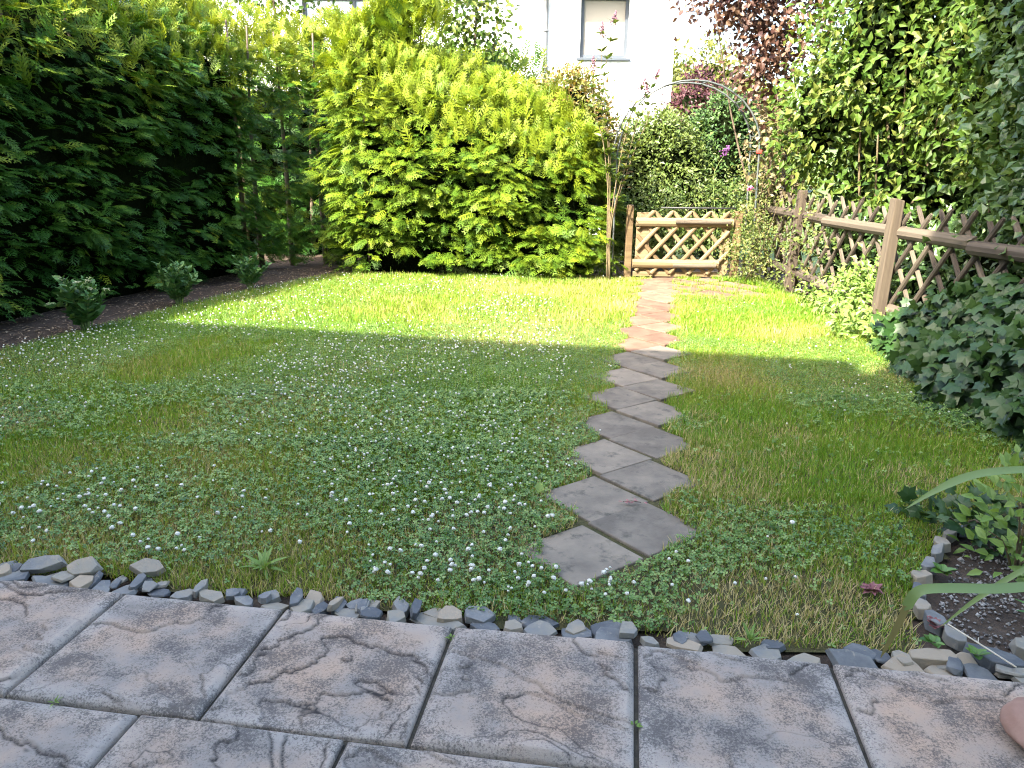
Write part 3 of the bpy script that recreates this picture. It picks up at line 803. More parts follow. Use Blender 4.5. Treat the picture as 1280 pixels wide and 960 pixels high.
border = empty('stone_border', (1.7, 2.7, 0), label='line of flat slate stones between lawn and gritty flower bed', cat='stone border')
bl = curve_pts([(1.50, 2.26, 0), (1.49, 2.45, 0), (1.60, 2.66, 0), (1.76, 2.85, 0), (1.90, 3.02, 0), (2.10, 3.12, 0)], 11)
for i, p in enumerate(bl):
    ln = rst.uniform(.11, .15)
    tg = bl[min(i + 1, 10)] - bl[max(i - 1, 0)]
    link('stone', stone_mesh(rst, ln, rst.uniform(.06, .085), rst.uniform(.035, .05), True), None, border,
         loc=(p[0] - 1.7, p[1] - 2.7, .018 + rst.uniform(0, .01)), rot=(rst.normal(0, .1), rst.normal(0, .1), math.atan2(tg[1], tg[0]) + rst.normal(0, .2)))
for sx, sy, sl, sw, rz in ((1.56, 2.12, .24, .12, -.6), (1.75, 2.16, .26, .14, -.1), (1.92, 2.08, .22, .14, .1), (1.78, 2.03, .18, .1, -.3), (1.36, 2.12, .2, .09, -.15)):
    link('stone', stone_mesh(rst, sl, sw, .045, True), None, border, loc=(sx - 1.7, sy - 2.7 + .03, .025), rot=(rst.normal(0, .08), rst.normal(0, .08), rz))

# grit on the bed
OCT = (np.array([[1, 0, 0], [-1, 0, 0], [0, 1, 0], [0, -1, 0], [0, 0, .7], [0, 0, -.7]], float), tri((0, 2, 4), (2, 1, 4), (1, 3, 4), (3, 0, 4), (2, 0, 5), (1, 2, 5), (3, 1, 5), (0, 3, 5)))
BED = [(1.53, 2.2), (1.56, 2.46), (1.68, 2.66), (1.83, 2.83), (1.98, 3.0), (2.2, 3.12), (2.8, 3.5), (3.0, 3.2), (3.0, 2.0), (1.7, 2.05)]
x, y = rg.uniform(1.4, 3, 9000), rg.uniform(2.0, 3.5, 9000)
k = in_poly(x, y, BED) & (rg.random(9000) < .25 + .9 * fbm(x * 5, y * 5, 0, 12)); x, y = x[k], y[k]; m = len(x)
tag(bake('gravel', [(OCT, np.stack([x, y, np.full(m, -.012) + rg.uniform(0, .006, m)], -1), frames(rg.normal(0, 1, (m, 3)), (0, .1, 1)), rg.gamma(4, .0012, m) + .0015, np.clip(rg.normal(.5, .28, m), 0, 1))], M['pebble']),
    'pale grit strewn on the soil of the small flower bed', 'gravel', kind='stuff')
# litter on the planted strip
x, y = rg.uniform(-6, -2, 7000), rg.uniform(5.5, 11.6, 7000)
k = (x < bed_edge(y) + .05) & (x > bed_edge(y) - 1.6); x, y = x[k], y[k]; m = len(x)
tag(bake('leaf_litter', [(LEAF_SIMPLE, np.stack([x, y, np.full(m, -.008)], -1), frames(np.column_stack([rg.normal(0, 1, (m, 2)), rg.normal(0, .1, m)]), (0, 0, 1)), rg.uniform(.015, .055, m), np.clip(rg.normal(.35, .25, m), 0, 1))], M['litter']),
    'dry leaf and twig litter on the soil strip under the hedge', 'litter', kind='stuff')

# ------------------------------------------------------------------ hedges
def poly_len(P):
    return np.concatenate([[0], np.cumsum(np.linalg.norm(np.diff(P, axis=0), axis=1))])


def hedge(name, label, outline, hfun, area_density, mat, seed, core_poly, lump=.22, batter=.06, thick=1.0, scale=(.17, .31), top_n=600, fronds=FRONDS,
          trunks=8, cat='hedge', plate=7, core=True, skirt=.12, shoulder=.75, tipgold=.25):
    """outline runs along the visible faces with the open side on its right-hand"""
    r = np.random.default_rng(seed)
    P = np.asarray(outline, float); S = poly_len(P)
    tg = norm(np.diff(P, axis=0))
    def at(s):
        i = np.clip(np.searchsorted(S, s, side='right') - 1, 0, len(P) - 2)
        f = (s - S[i]) / (S[i + 1] - S[i])
        p = P[i] + (P[i + 1] - P[i]) * f[:, None]
        # smooth the tangent round corners
        j = np.clip(np.where(f > .5, i + 1, i - 1), 0, len(tg) - 1)
        w = np.abs(f - .5)
        t = norm(tg[i] * (1 - w)[:, None] + tg[j] * w[:, None])
        return p, t, np.stack([t[:, 1], -t[:, 0]], -1)
    hs = hfun(S.mean()); nb = int(area_density * S[-1] * hs / plate)
    root = empty(name, (*P[len(P) // 2], 0), label=label, cat=cat)
    base = np.array([*P[len(P) // 2], 0.0])
    # branch plates
    s = r.uniform(0, S[-1], nb); u = r.random(nb) ** .92
    p, t, nrm = at(s)
    h = hfun(s); z = skirt + (h - skirt) * u
    lum = lump * (fbm(s * 1.5, z * 2.0, 0, seed, 3) - .5) * 2.6
    inner = np.where(r.random(nb) < .42, r.uniform(.08, .42, nb), 0)
    top = np.clip((u - .72) / .28, 0, 1)
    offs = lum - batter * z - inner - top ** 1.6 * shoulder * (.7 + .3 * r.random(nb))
    base_p = np.column_stack([p + nrm * offs[:, None], z])
    n3 = np.column_stack([nrm, np.zeros(nb)]); t3 = np.column_stack([t, np.zeros(nb)])
    parts = []
    K = plate
    pb = np.repeat(base_p, K, 0); nb3 = np.repeat(n3, K, 0); tb3 = np.repeat(t3, K, 0); tp = np.repeat(top, K)
    m = len(pb)
    fan = r.uniform(-1, 1, m)
    tilt = np.repeat(r.normal(.05, .25, nb), K)
    d = nb3 * (1 - .35 * fan ** 2)[:, None] + tb3 * (fan * .95)[:, None] + np.array([0, 0, 1.0]) * (tilt - .12 + r.normal(0, .12, m) + tp * 1.3)[:, None]
    upv = np.array([0, 0, 1.0]) + nb3 * (.45 + tp * .8)[:, None] + np.repeat(r.normal(0, .25, (nb, 3)), K, 0) + r.normal(0, .18, (m, 3))
    pos = pb + tb3 * (fan * r.uniform(.02, .20, m))[:, None] - nb3 * (np.abs(fan) * .05 + r.uniform(0, .12, m))[:, None] + np.column_stack([np.zeros((m, 2)), r.normal(0, .03, m)])
    sc = r.uniform(*scale, m)
    inn = np.repeat(inner, K)
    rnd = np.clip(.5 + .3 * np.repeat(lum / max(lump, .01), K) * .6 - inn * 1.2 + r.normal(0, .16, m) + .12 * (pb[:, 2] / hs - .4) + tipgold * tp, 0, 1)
    pick = r.integers(0, len(fronds), m)
    R = frames(d, upv)
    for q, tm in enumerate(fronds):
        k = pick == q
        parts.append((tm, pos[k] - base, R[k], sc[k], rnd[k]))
    # shoots along the top
    m = top_n
    s = r.uniform(0, S[-1], m); p, t, nrm = at(s); h = hfun(s)
    dep = r.random(m) ** 1.2 * (thick + shoulder * .6)
    hcap = h * (.70 + .30 * np.clip(dep / max(shoulder, .01), 0, 1) ** .62)
    pos = np.column_stack([p - nrm * (dep + batter * h - .05)[:, None], hcap + .22 * (fbm(s * 2.2, dep * 2.2, 0, seed + 4) - .5) * 2 - .45 * r.random(m) ** 1.7 + .05])
    d = np.column_stack([nrm * r.normal(.25, .4, m)[:, None] + t * r.normal(0, .4, m)[:, None], r.uniform(.6, 1.3, m)])
    R = frames(d, np.column_stack([nrm + r.normal(0, .6, (m, 2)), r.uniform(0, .5, m)]))
    rnd = np.clip(r.normal(.8, .15, m), 0, 1); sc = r.uniform(scale[0], scale[1] * 1.15, m); pick = r.integers(0, len(fronds), m)
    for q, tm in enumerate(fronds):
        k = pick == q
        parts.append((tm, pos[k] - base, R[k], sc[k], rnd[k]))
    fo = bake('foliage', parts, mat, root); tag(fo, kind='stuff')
    # stems inside
    for i in range(trunks):
        s0 = np.array([S[-1] * (i + .5) / trunks]); p, t, nrm = at(s0); q = p[0] - nrm[0] * .5 * thick
        hh = float(hfun(s0)[0]) * .93
        pts = curve_pts([(q[0], q[1], -.03), (q[0] + r.normal(0, .05), q[1] + r.normal(0, .05), hh * .5), (q[0] + r.normal(0, .07), q[1] + r.normal(0, .07), hh)], 7) - base
        tubes('trunk', [(pts, np.linspace(.045, .012, 7))], M['bark'], root)
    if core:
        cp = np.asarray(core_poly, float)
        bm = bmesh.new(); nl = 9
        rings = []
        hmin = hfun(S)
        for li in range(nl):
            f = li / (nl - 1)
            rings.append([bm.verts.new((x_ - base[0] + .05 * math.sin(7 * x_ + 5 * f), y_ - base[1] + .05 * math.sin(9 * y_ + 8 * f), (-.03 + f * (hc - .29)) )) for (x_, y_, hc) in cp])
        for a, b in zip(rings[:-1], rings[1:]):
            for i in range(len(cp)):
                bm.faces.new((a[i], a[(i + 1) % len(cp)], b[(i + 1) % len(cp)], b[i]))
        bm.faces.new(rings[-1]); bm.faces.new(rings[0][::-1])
        me = bpy.data.meshes.new('shade_core'); bm.to_mesh(me); bm.free()
        link('shade_core', me, M['core'], root)  # added solid, darkens the hedge inside and stops light leaking through
    return root


# the tall shaded hedge beside the planted strip (open side = +x)
A, B = np.array([-6.05, 3.2]), np.array([-3.52, 11.2])
LH = [A + (B - A) * t for t in (0, .25, .5, .75, 1)]
lh = lambda s: 3.6 + .18 * (fbm(np.asarray(s) * .7, 0 * np.asarray(s), 0, 2) - .5) * 2 + 0 * np.asarray(s)
core = [(p[0] - .42, p[1], 2.95) for p in LH] + [(-5.0, 11.3, 3.75), (-7.6, 3.2, 3.75)]
hedge('cypress_hedge', 'tall dark green cypress hedge in shade behind the sedum plants', [tuple(p) for p in LH], lh, 345, M['thuja_dark'], 5, core, tipgold=.5, top_n=3000, scale=(.11, .23), trunks=9, thick=1.2)

# thin corner where light shows through
CO = [(-3.6, 10.9), (-3.5, 11.6), (-3.1, 11.95), (-2.3, 12.0)]
hedge('cypress_corner', 'thin dark corner of cypress growth with light showing through', CO, lambda s: 3.6 + 0 * np.asarray(s), 430, M['thuja_dark'], 15, None, top_n=1000, tipgold=.5, trunks=5, scale=(.12, .24), thick=.6, core=False, cat='hedge', lump=.2)

# the sunlit hedge across the end of the lawn
BH = [(-2.45, 12.5), (-2.85, 11.7), (-2.5, 11.05), (-1.6, 10.84), (-.6, 10.78), (.3, 10.8), (1.0, 10.88), (1.32, 11.15), (1.45, 11.8)]
BHl = poly_len(np.array(BH))
bh = lambda s: np.interp(np.asarray(s, float), BHl, [3.6, 3.6, 3.45, 3.05, 2.65, 2.4, 2.3, 2.25, 2.2]) + .2 * (fbm(np.asarray(s) * 1.8, 0 * np.asarray(s), 0, 8) - .5) * 2
core = [(-1.95, 12.4, 3.6), (-2.25, 11.75, 3.0), (-2.05, 11.45, 2.8), (-1.4, 11.25, 2.5), (-.6, 11.2, 2.2), (.3, 11.22, 2.0), (.85, 11.3, 1.95), (1.12, 11.5, 1.9), (1.15, 12.4, 2.1), (-.6, 12.4, 2.5)]
hedge('golden_cypress_hedge', 'sunlit yellow green cypress hedge across the end of the lawn', BH, bh, 410, M['thuja'], 25, core, top_n=3600, trunks=6, thick=1.2, lump=.36, scale=(.12, .25))
# a second row of the same trees across the way closes the view under the house
CO2 = [(-6.5, 13.4), (-3.5, 13.3), (-1.5, 13.4), (.6, 13.7)]
hedge('far_hedge', 'shaded conifer hedge glimpsed through the thin cypress corner', CO2, lambda s: 3.3 + 0 * np.asarray(s), 85, M['thuja_dark'], 35, [(-6.5, 13.9, 3.0), (-4.2, 13.8, 3.0), (-1.9, 13.9, 3.0), (-1.9, 14.4, 3.0), (-6.5, 14.4, 3.0)], top_n=500, trunks=6, thick=.8, scale=(.2, .36))

# ------------------------------------------------------------------ leafy shrubs and trees
def leaf_cloud(name, parent, base, blobs, n, tm, size, mat, seed, clump=.16, per=22, shell=.55, noise=.3, ndir=(0, -.4, .8), droop=.2, kind='stuff', hue=0.0):
    """blobs: (centre, radii, share). Leaves sit in clumps through the crown, thicker near its surface."""
    r = np.random.default_rng(seed)
    parts = []
    tot = sum(b[2] for b in blobs)
    for c, rad, sh in blobs:
        nc = max(3, int(n * sh / tot / per))
        dirs = norm(r.normal(0, 1, (nc, 3)))
        rr = np.clip(shell + (1 - shell) * r.random(nc) ** .6, 0, 1)
        rr *= 1 + noise * (fbm(dirs[:, 0] * 2 + seed, dirs[:, 1] * 2, dirs[:, 2] * 2, seed) - .5) * 2
        cc = np.asarray(c, float) + dirs * rr[:, None] * np.asarray(rad, float)
        p = np.repeat(cc, per, 0) + r.normal(0, 1, (nc * per, 3)) * clump * np.array([1, 1, .8])
        m = len(p)
        out = np.repeat(dirs, per, 0)
        d = out * .7 + r.normal(0, .75, (m, 3)) - np.array([0, 0, droop])
        nr = out * .5 + np.asarray(ndir, float) + r.normal(0, .5, (m, 3))
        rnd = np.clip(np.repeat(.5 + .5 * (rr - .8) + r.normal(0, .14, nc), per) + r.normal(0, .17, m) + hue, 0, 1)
        k = p[:, 2] > .02
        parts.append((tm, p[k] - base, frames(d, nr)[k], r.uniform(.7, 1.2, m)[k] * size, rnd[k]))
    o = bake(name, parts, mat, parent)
    if kind: tag(o, kind=kind)
    return o


def limbs(parent, base, root, tips, rad, mat, seed, name='stem', split=True):
    r = np.random.default_rng(seed)
    for tip in tips:
        root_ = np.asarray(root, float) + r.normal(0, .04, 3) * [1, 1, 0]
        mid = (root_ + np.asarray(tip)) / 2 + r.normal(0, .12, 3)
        pts = curve_pts([root_, mid, tip], 8) - base
        tubes(name, [(pts, np.linspace(rad, rad * .3, 8))], mat, parent)


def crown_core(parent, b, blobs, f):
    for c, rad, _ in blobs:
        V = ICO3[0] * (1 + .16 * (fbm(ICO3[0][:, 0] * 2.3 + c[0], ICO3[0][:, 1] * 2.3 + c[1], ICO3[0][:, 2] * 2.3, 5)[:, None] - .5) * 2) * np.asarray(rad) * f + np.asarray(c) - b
        link('shade_core', np_mesh('shade_core', V, ICO3[1], smooth=True), M['core'], parent)  # added solid, darkens the crown and closes see-through gaps


bm = bmesh.new(); bmesh.ops.create_icosphere(bm, subdivisions=3, radius=1.0)
ICO3 = (np.array([v.co[:] for v in bm.verts]), np.array([[v.index for v in f.verts] for f in bm.faces])); bm.free()


def shrub(name, label, cat, base, blobs, n, tm, size, mat, seed, tips=(), core=0.0, rad=.02, stem_mat=None, group=None, trunk=None, tname='stem', **kw):
    root = empty(name, base, label=label, cat=cat, group=group)
    b = np.asarray(base, float)
    leaf_cloud('crown' if cat == 'tree' else 'foliage', root, b, blobs, n, tm, size, mat, seed, **kw)
    if trunk:
        pts = curve_pts([b, *trunk[0]], 9) - b
        tubes('trunk', [(pts, np.linspace(trunk[1], trunk[1] * .35, 9))], M['bark'], root, seg=9)
    limbs(root, b, b, tips, rad, stem_mat or M['bark'], seed + 1, tname)
    if core: crown_core(root, b, blobs, core)
    return root


shrub('rounded_bush', 'round topped bush with bronze tinted tips behind the sunlit hedge', 'bush', (.75, 12.2, 0),
      [((.75, 12.2, 1.7), (.82, .7, 1.15), 3), ((.2, 12.3, 1.7), (.6, .6, .95), 1.5)], 20000, LEAF_SIMPLE, .075, M['beech_leaf'], 61, core=.82, tips=[(.5, 12.2, 2.2), (.95, 12.25, 2.3), (.75, 12.1, 1.9)], clump=.1, shell=.82, noise=.12, hue=.1)

shrub('climbing_tree', 'slender leafy tree standing before the white house wall', 'tree', (-.75, 13.2, 0),
      [((-.95, 13.2, 4.1), (.5, .4, .75), 2), ((-.45, 13.2, 3.55), (.32, .3, .75), 1.6), ((-1.0, 13.2, 3.3), (.3, .3, .5), .5), ((-.6, 13.2, 5.0), (.7, .5, .7), 1)], 1700, LEAF_ROUND, .095, M['shrub_light'], 67,
      trunk=([(-.72, 13.2, 2), (-.65, 13.2, 3.4), (-.6, 13.2, 5)], .04), tips=[(-.3, 13.2, 3.9), (-1.2, 13.2, 4.2)], rad=.012, clump=.13, per=9, shell=.35, hue=-.05)
shrub('thin_tree', 'thin leafy sapling before the pale house front and its grey window', 'tree', (-4.1, 14.0, 0),
      [((-4.1, 14.0, 4.3), (.8, .4, .7), 2), ((-3.3, 14.0, 4.6), (.6, .4, .5), 1.5), ((-5.2, 14, 4.4), (.7, .4, .6), 1)], 1300, LEAF_ROUND, .09, M['shrub_light'], 68,
      trunk=([(-4.05, 14, 2), (-4.0, 14, 3.4), (-4.1, 14, 5)], .035), tips=[(-3.4, 14, 4.6), (-4.9, 14, 4.4)], rad=.012, clump=.15, per=9, shell=.3, hue=-.05)

shrub('privet_bush', 'sunlit light green privet bush behind the gate', 'bush', (2.45, 13.2, 0),
      [((2.35, 13.2, 1.25), (.85, .7, 1.18), 3), ((1.75, 13.0, 1.0), (.5, .5, 1.0), 1.2)], 17000, LEAF_SIMPLE, .075, M['privet_leaf'], 71, core=.82, tips=[(2.2, 13.2, 1.8), (2.6, 13.1, 1.9)], clump=.1, shell=.8, noise=.14)
shrub('yew_tree', 'dark green conical yew clipped beside the privet', 'tree', (3.55, 13.6, 0),
      [((3.55, 13.6, 1.35), (.72, .65, 1.4), 3)], 13000, LEAF_SIMPLE, .07, M['yew_leaf'], 73, core=.85, trunk=([(3.55, 13.6, 1), (3.55, 13.6, 2.2)], .06), clump=.08, shell=.85, noise=.1)
shrub('low_hedge_bush', 'low leafy shrub growing right behind the gate', 'bush', (2.4, 11.75, 0),
      [((2.0, 11.7, .8), (.55, .35, .55), 2), ((2.75, 11.75, .85), (.6, .35, .6), 2), ((3.3, 11.7, .9), (.5, .35, .7), 1.4)], 5200, LEAF, .06, M['privet_leaf'], 75, tips=[(2.0, 11.7, 1.1), (2.8, 11.7, 1.2), (3.3, 11.7, 1.3)], rad=.01, clump=.12, shell=.5, hue=.08)
shrub('purple_shrub', 'deep purple leaved shrub beside the white house', 'bush', (3.75, 17.0, 0),
      [((3.85, 17.0, 1.9), (1.0, .7, 1.45), 2)], 8000, LEAF_SIMPLE, .10, M['purple_leaf'], 77, core=.75, tips=[(3.6, 17, 2.4), (4.1, 17, 2.5)], clump=.13, shell=.75)

hill = [((5.2, 31, 3.0), (1.9, 1.8, 2.6), 'yellow green round tree on the slope past the white house'),
        ((8.0, 34, 3.2), (2.8, 2, 3.0), 'broad light green tree on the slope past the purple shrub'),
        ((6.6, 25, 1.7), (1.7, 1.3, 1.9), 'small bright green tree between the yew and the slope trees')]
for i, (c, rad, lab) in enumerate(hill):
    shrub('slope_tree', lab, 'tree', (c[0], c[1], 0), [(c, rad, 1), ((c[0] + rad[0] * .6, c[1], c[2] - .6), tuple(.7 * q for q in rad), .7)], 9000, LEAF_SIMPLE, .24, M['far_leaf'], 80 + i, core=.75,
          trunk=([(c[0], c[1], c[2] * .6), (c[0], c[1], c[2])], .14), clump=.3, shell=.75, group=None, hue=.05 * i)

# copper leaved tree by the arch
shrub('copper_tree', 'dark copper leaved tree leaning over the garden arch', 'tree', (4.0, 11.6, 0),
      [((3.55, 11.3, 3.75), (.85, .6, .85), 3), ((2.85, 11.2, 3.75), (.6, .5, .4), 1.1), ((3.4, 11.1, 2.95), (.4, .4, .6), 1.1), ((4.0, 11.6, 4.5), (.7, .6, .7), 1)], 4600, LEAF_ROUND, .088, M['copper_leaf'], 91,
      trunk=([(3.9, 11.6, 1.8), (3.7, 11.5, 3.4)], .05), tips=[(2.6, 11.2, 3.7), (3.3, 11.2, 3.0), (4.3, 11.4, 4.4), (3.2, 11.2, 3.9)], rad=.02, clump=.16, per=10, shell=.35)
shrub('tan_leaf_shrub', 'shrub with pale tan and pinkish leaves beside the arch leg', 'bush', (3.65, 11.2, 0),
      [((3.52, 11.1, 1.85), (.25, .3, .75), 2), ((3.7, 11.2, 1.2), (.3, .3, .6), 1)], 800, LEAF_ROUND, .085, M['tan_leaf'], 93, tips=[(3.5, 11.1, 2.3), (3.6, 11.2, 1.8)], rad=.012, clump=.12, per=8, shell=.3)

# big shrubs behind the fence
shrub('tall_shrub', 'tall sunlit shrub with oval light green leaves above the fence', 'bush', (4.35, 9.2, 0),
      [((4.15, 9.3, 2.9), (.85, .8, 1.3), 3), ((4.3, 8.7, 3.9), (1.0, .8, 1.0), 2.4), ((4.75, 8.2, 2.5), (.8, .7, 1.2), 2), ((3.75, 10.0, 2.2), (.5, .6, 1.0), 1.5), ((5.2, 9.2, 3.6), (1.3, 1.2, 1.6), 2), ((4.4, 9.0, 1.4), (.45, .7, .5), .7)],
      12500, LEAF, .115, M['shrub_light'], 101, core=.5, tips=[(3.9, 9.2, 2.2), (4.1, 8.7, 2.6), (4.5, 8.6, 3.1), (4.2, 9.6, 2.9), (4.8, 8.4, 2.6), (3.95, 8.8, 1.9)], rad=.026, stem_mat=M['stem'], clump=.14, per=16, shell=.5, ndir=(-.3, -.5, .6))
shrub('upper_shrub', 'loose green shrub arching over the tall fence post', 'bush', (4.5, 7.0, 0),
      [((4.4, 7.2, 2.95), (.75, .7, .95), 2), ((4.7, 6.9, 3.8), (.95, .8, .8), 2), ((4.6, 6.8, 1.75), (.6, .8, .7), 1.6)], 6500, LEAF, .105, M['shrub_light'], 105, core=.5,
      tips=[(4.2, 7.1, 2.4), (4.6, 7.2, 3.2), (4.5, 6.8, 2.0)], rad=.02, stem_mat=M['stem'], clump=.16, per=13, shell=.45, hue=-.16, ndir=(-.3, -.5, .6))
shrub('shade_shrub', 'dark glossy shrub in deep shade above the ivy covered fence', 'bush', (4.3, 5.4, 0),
      [((4.15, 5.7, 2.0), (.5, .9, 1.0), 2.4), ((4.3, 5.2, 3.0), (.7, 1.0, .9), 2.2), ((4.4, 6.2, 2.9), (.6, .8, 1.0), 1.6), ((4.1, 4.4, 2.2), (.6, .8, 1.3), 1.6), ((3.95, 5.6, 1.25), (.22, 1.1, .35), 1)], 11000, LEAF_R4, .09, M['shrub_dark'], 109, core=.55,
      tips=[(4.1, 5.6, 1.8), (4.3, 5.2, 2.8), (4.2, 6.2, 2.6), (4.0, 4.6, 2.2)], rad=.022, clump=.15, per=13, shell=.5, ndir=(-.5, -.4, .6))
shrub('backing_shrub', 'dense dark growth filling the space behind the fence shrubs', 'bush', (5.6, 8.0, 0),
      [((5.9, 8.4, 2.6), (.7, 2.6, 2.9), 3), ((5.2, 5.4, 2.2), (.6, 2.2, 2.8), 3), ((5.0, 10.8, 2.2), (.6, .8, 2.6), 2), ((4.9, 9.6, 1.6), (.4, 1.2, 1.7), 1.2)], 15000, LEAF_SIMPLE, .17, M['shrub_dark'], 113, core=.7, tips=[(5.6, 8.2, 2.6), (5.2, 5.4, 2.4)], rad=.04, clump=.2, per=13, shell=.4)

shrub('undergrowth_shrub', 'low dark undergrowth seen through the fence slats', 'bush', (4.15, 7.0, 0),
      [((4.2, 5.0, .5), (.3, 1.4, .55), 2), ((4.2, 7.2, .5), (.3, 1.2, .55), 2), ((4.2, 9.2, .5), (.28, 1.3, .6), 2)], 5200, LEAF, .11, M['shrub_dark'], 117, core=.75, tips=[(4.1, 6.0, .8), (4.1, 8.0, .8)], rad=.012, clump=.12, per=11, shell=.6, ndir=(-.6, -.4, .5))

# ------------------------------------------------------------------ fence with crossed slats
def post_mesh(w, h, seed):
    bm = bmesh.new(); bmesh.ops.create_cube(bm, size=1)
    r = random.Random(seed)
    for v in bm.verts:
        v.co = Vector((v.co.x * w, v.co.y * w, (v.co.z + .5) * (h + .25) - .25))
        if v.co.z > 0: v.co.x *= .93; v.co.y *= .93; v.co.z += r.uniform(-.012, .012)
    bmesh.ops.bevel(bm, geom=bm.edges[:], offset=.010, segments=2, affect='EDGES', profile=.5)
    me = bpy.data.meshes.new('post'); bm.to_mesh(me); bm.free(); me.materials.append(M['wood_v']); return me


def half_round(name, length, w, d, mat, seg=6, point=0.0):
    """half-round rail or slat along +X, flat side at y=0, round side towards -y"""
    a = np.linspace(0, math.pi, seg)
    prof = np.stack([-np.sin(a) * d, np.cos(a) * w / 2], -1)
    xs = [0, length] if not point else [0, length - point, length]
    V, T = [], []
    for i, x in enumerate(xs):
        k = .45 if (point and i == 2) else 1.0
        for p in prof: V.append((x, p[0] * (k if k == 1 else .8), p[1] * k))
    for i in range(len(xs) - 1):
        for j in range(seg):
            p, q = i * seg + j, i * seg + (j + 1) % seg
            T += [(p, p + seg, q + seg), (p, q + seg, q)]
    for j in range(1, seg - 1):
        T.append((0, j, j + 1)); b = (len(xs) - 1) * seg; T.append((b, b + j + 1, b + j))
    me = np_mesh(name, np.array(V, float), np.array(T), smooth=False)
    me.materials.append(mat); return me


fence = empty('lattice_fence', (FX(7.24), 7.24, 0), label='weathered lattice fence of crossed wooden slats beside the lawn', cat='fence')
FO = np.array([FX(7.24), 7.24, 0])
for i, (py, lean) in enumerate(((11.35, .0), (9.75, .035), (7.24, .03), (4.70, .02))):
    o = link('post', post_mesh(.105 if i else .09, 1.28, i), None, fence, loc=(FX(py) - FO[0] - .155, py - FO[1], 0), rot=(0, lean, .05))
rt = half_round('rail', 1.0, .115, .055, M['wood'])
# rails: x axis runs towards -y (to the camera); round side faces the lawn (-x)
RZ = -math.pi / 2
for z in (.96, .24):
    for y0, y1 in ((11.4, 9.02), (9.0, 6.02), (6.0, 3.3)):
        o = link('rail', rt, None, fence, loc=(FX(y0) - FO[0] - .075, y0 - FO[1], z + random.Random(y0).uniform(-.012, .012)), rot=(0, (-.032 if y0 == 6.0 else -.012 if y0 == 9.0 else .0), RZ), scale=(y0 - y1, 1, 1))
SLL = 1.55
sl = half_round('slat', SLL, .052, .026, M['wood'], 5, .05)
rf = random.Random(5)
yy = 11.3
while yy > 2.8:
    # front layer leans towards the camera at the top, back layer the other way
    L_ = rf.uniform(.98, 1.03)
    a = math.radians(48)
    o = link('slat', sl, None, fence, loc=(FX(yy) - FO[0] - .045, yy - FO[1], .05 + rf.uniform(-.02, .02)), scale=(L_, 1, 1))
    o.rotation_euler = (Matrix.Rotation(RZ, 4, 'Z') @ Matrix.Rotation(-a + rf.uniform(-.02, .02), 4, 'Y')).to_euler()
    o = link('slat', sl, None, fence, loc=(FX(yy) - FO[0] - .016, yy - .12 - FO[1] - 1.0, .05 + rf.uniform(-.02, .02)), scale=(L_, 1, 1))
    o.rotation_euler = (Matrix.Rotation(RZ, 4, 'Z') @ Matrix.Rotation(-(math.pi - a) + rf.uniform(-.02, .02), 4, 'Y')).to_euler()
    yy -= .35

# ------------------------------------------------------------------ gate
gate = empty('garden_gate', (2.3, 10.95, 0), label='honey coloured wooden lattice gate at the end of the paver path', cat='gate')
GW = M['gate_wood']
link('post', post_mesh(.10, 1.02, 9), None, gate, loc=(-.68, .02, 0)).data.materials[0] = GW
link('post', post_mesh(.10, .95, 10), None, gate, loc=(.84, .02, 0)).data.materials[0] = GW
r1 = half_round('rail', 1.0, .125, .045, GW)
for z, x0, w in ((.79, -.60, 1.36), (.215, -.62, 1.22)):
    link('rail', r1, None, gate, loc=(x0, -.02, z), scale=(w, 1, 1))
r2 = half_round('rail', 1.0, .06, .025, M['wood'])
link('rail', r2, None, gate, loc=(-.05, -.068, .80), scale=(.76, 1, 1))
link('rail', r2, None, gate, loc=(-.05, -.068, .195), scale=(.60, 1, 1))
for x0, w in ((-.58, .19), (.62, .12)):
    link('stile', box_mesh('stile', x0, x0 + w, .012, .035, .09, .92, .006), GW, gate)
for x0, x1, z0, z1 in ((-.60, .68, .03, .10),):
    link('kick_board', box_mesh('kick_board', x0, x1, .005, .03, z0, z1, .005), GW, gate)
gs = half_round('slat', 1.17, .058, .022, GW, 5, .05)
for i in range(8):
    x0 = -1.13 + i * .262
    for s in (1, -1):
        xa = x0 if s == 1 else x0 + .78
        a = math.radians(48) if s == 1 else math.radians(132)
        # keep the slats inside the gate's width
        t0, t1 = 0.0, 1.17
        ca, sa = math.cos(a), math.sin(a)
        lim = sorted([(-.57 - xa) / ca, (.72 - xa) / ca])
        t0, t1 = max(t0, lim[0]), min(t1, lim[1])
        if t1 - t0 < .12: continue
        o = link('slat', gs, None, gate, loc=(xa + ca * t0, -.012 if s == 1 else .010, .075 + sa * t0), scale=((t1 - t0) / 1.17, 1, 1))
        o.rotation_euler = (0, -a, 0)
link('top_bar', tubes('top_bar', [([(-.25, .05, .985), (.62, .05, .985)], .012)], M['dark_metal'], gate).data, None, gate) if False else tubes('top_bar', [([(-.25, .045, .985), (.79, .045, .985)], .011)], M['dark_metal'], gate)

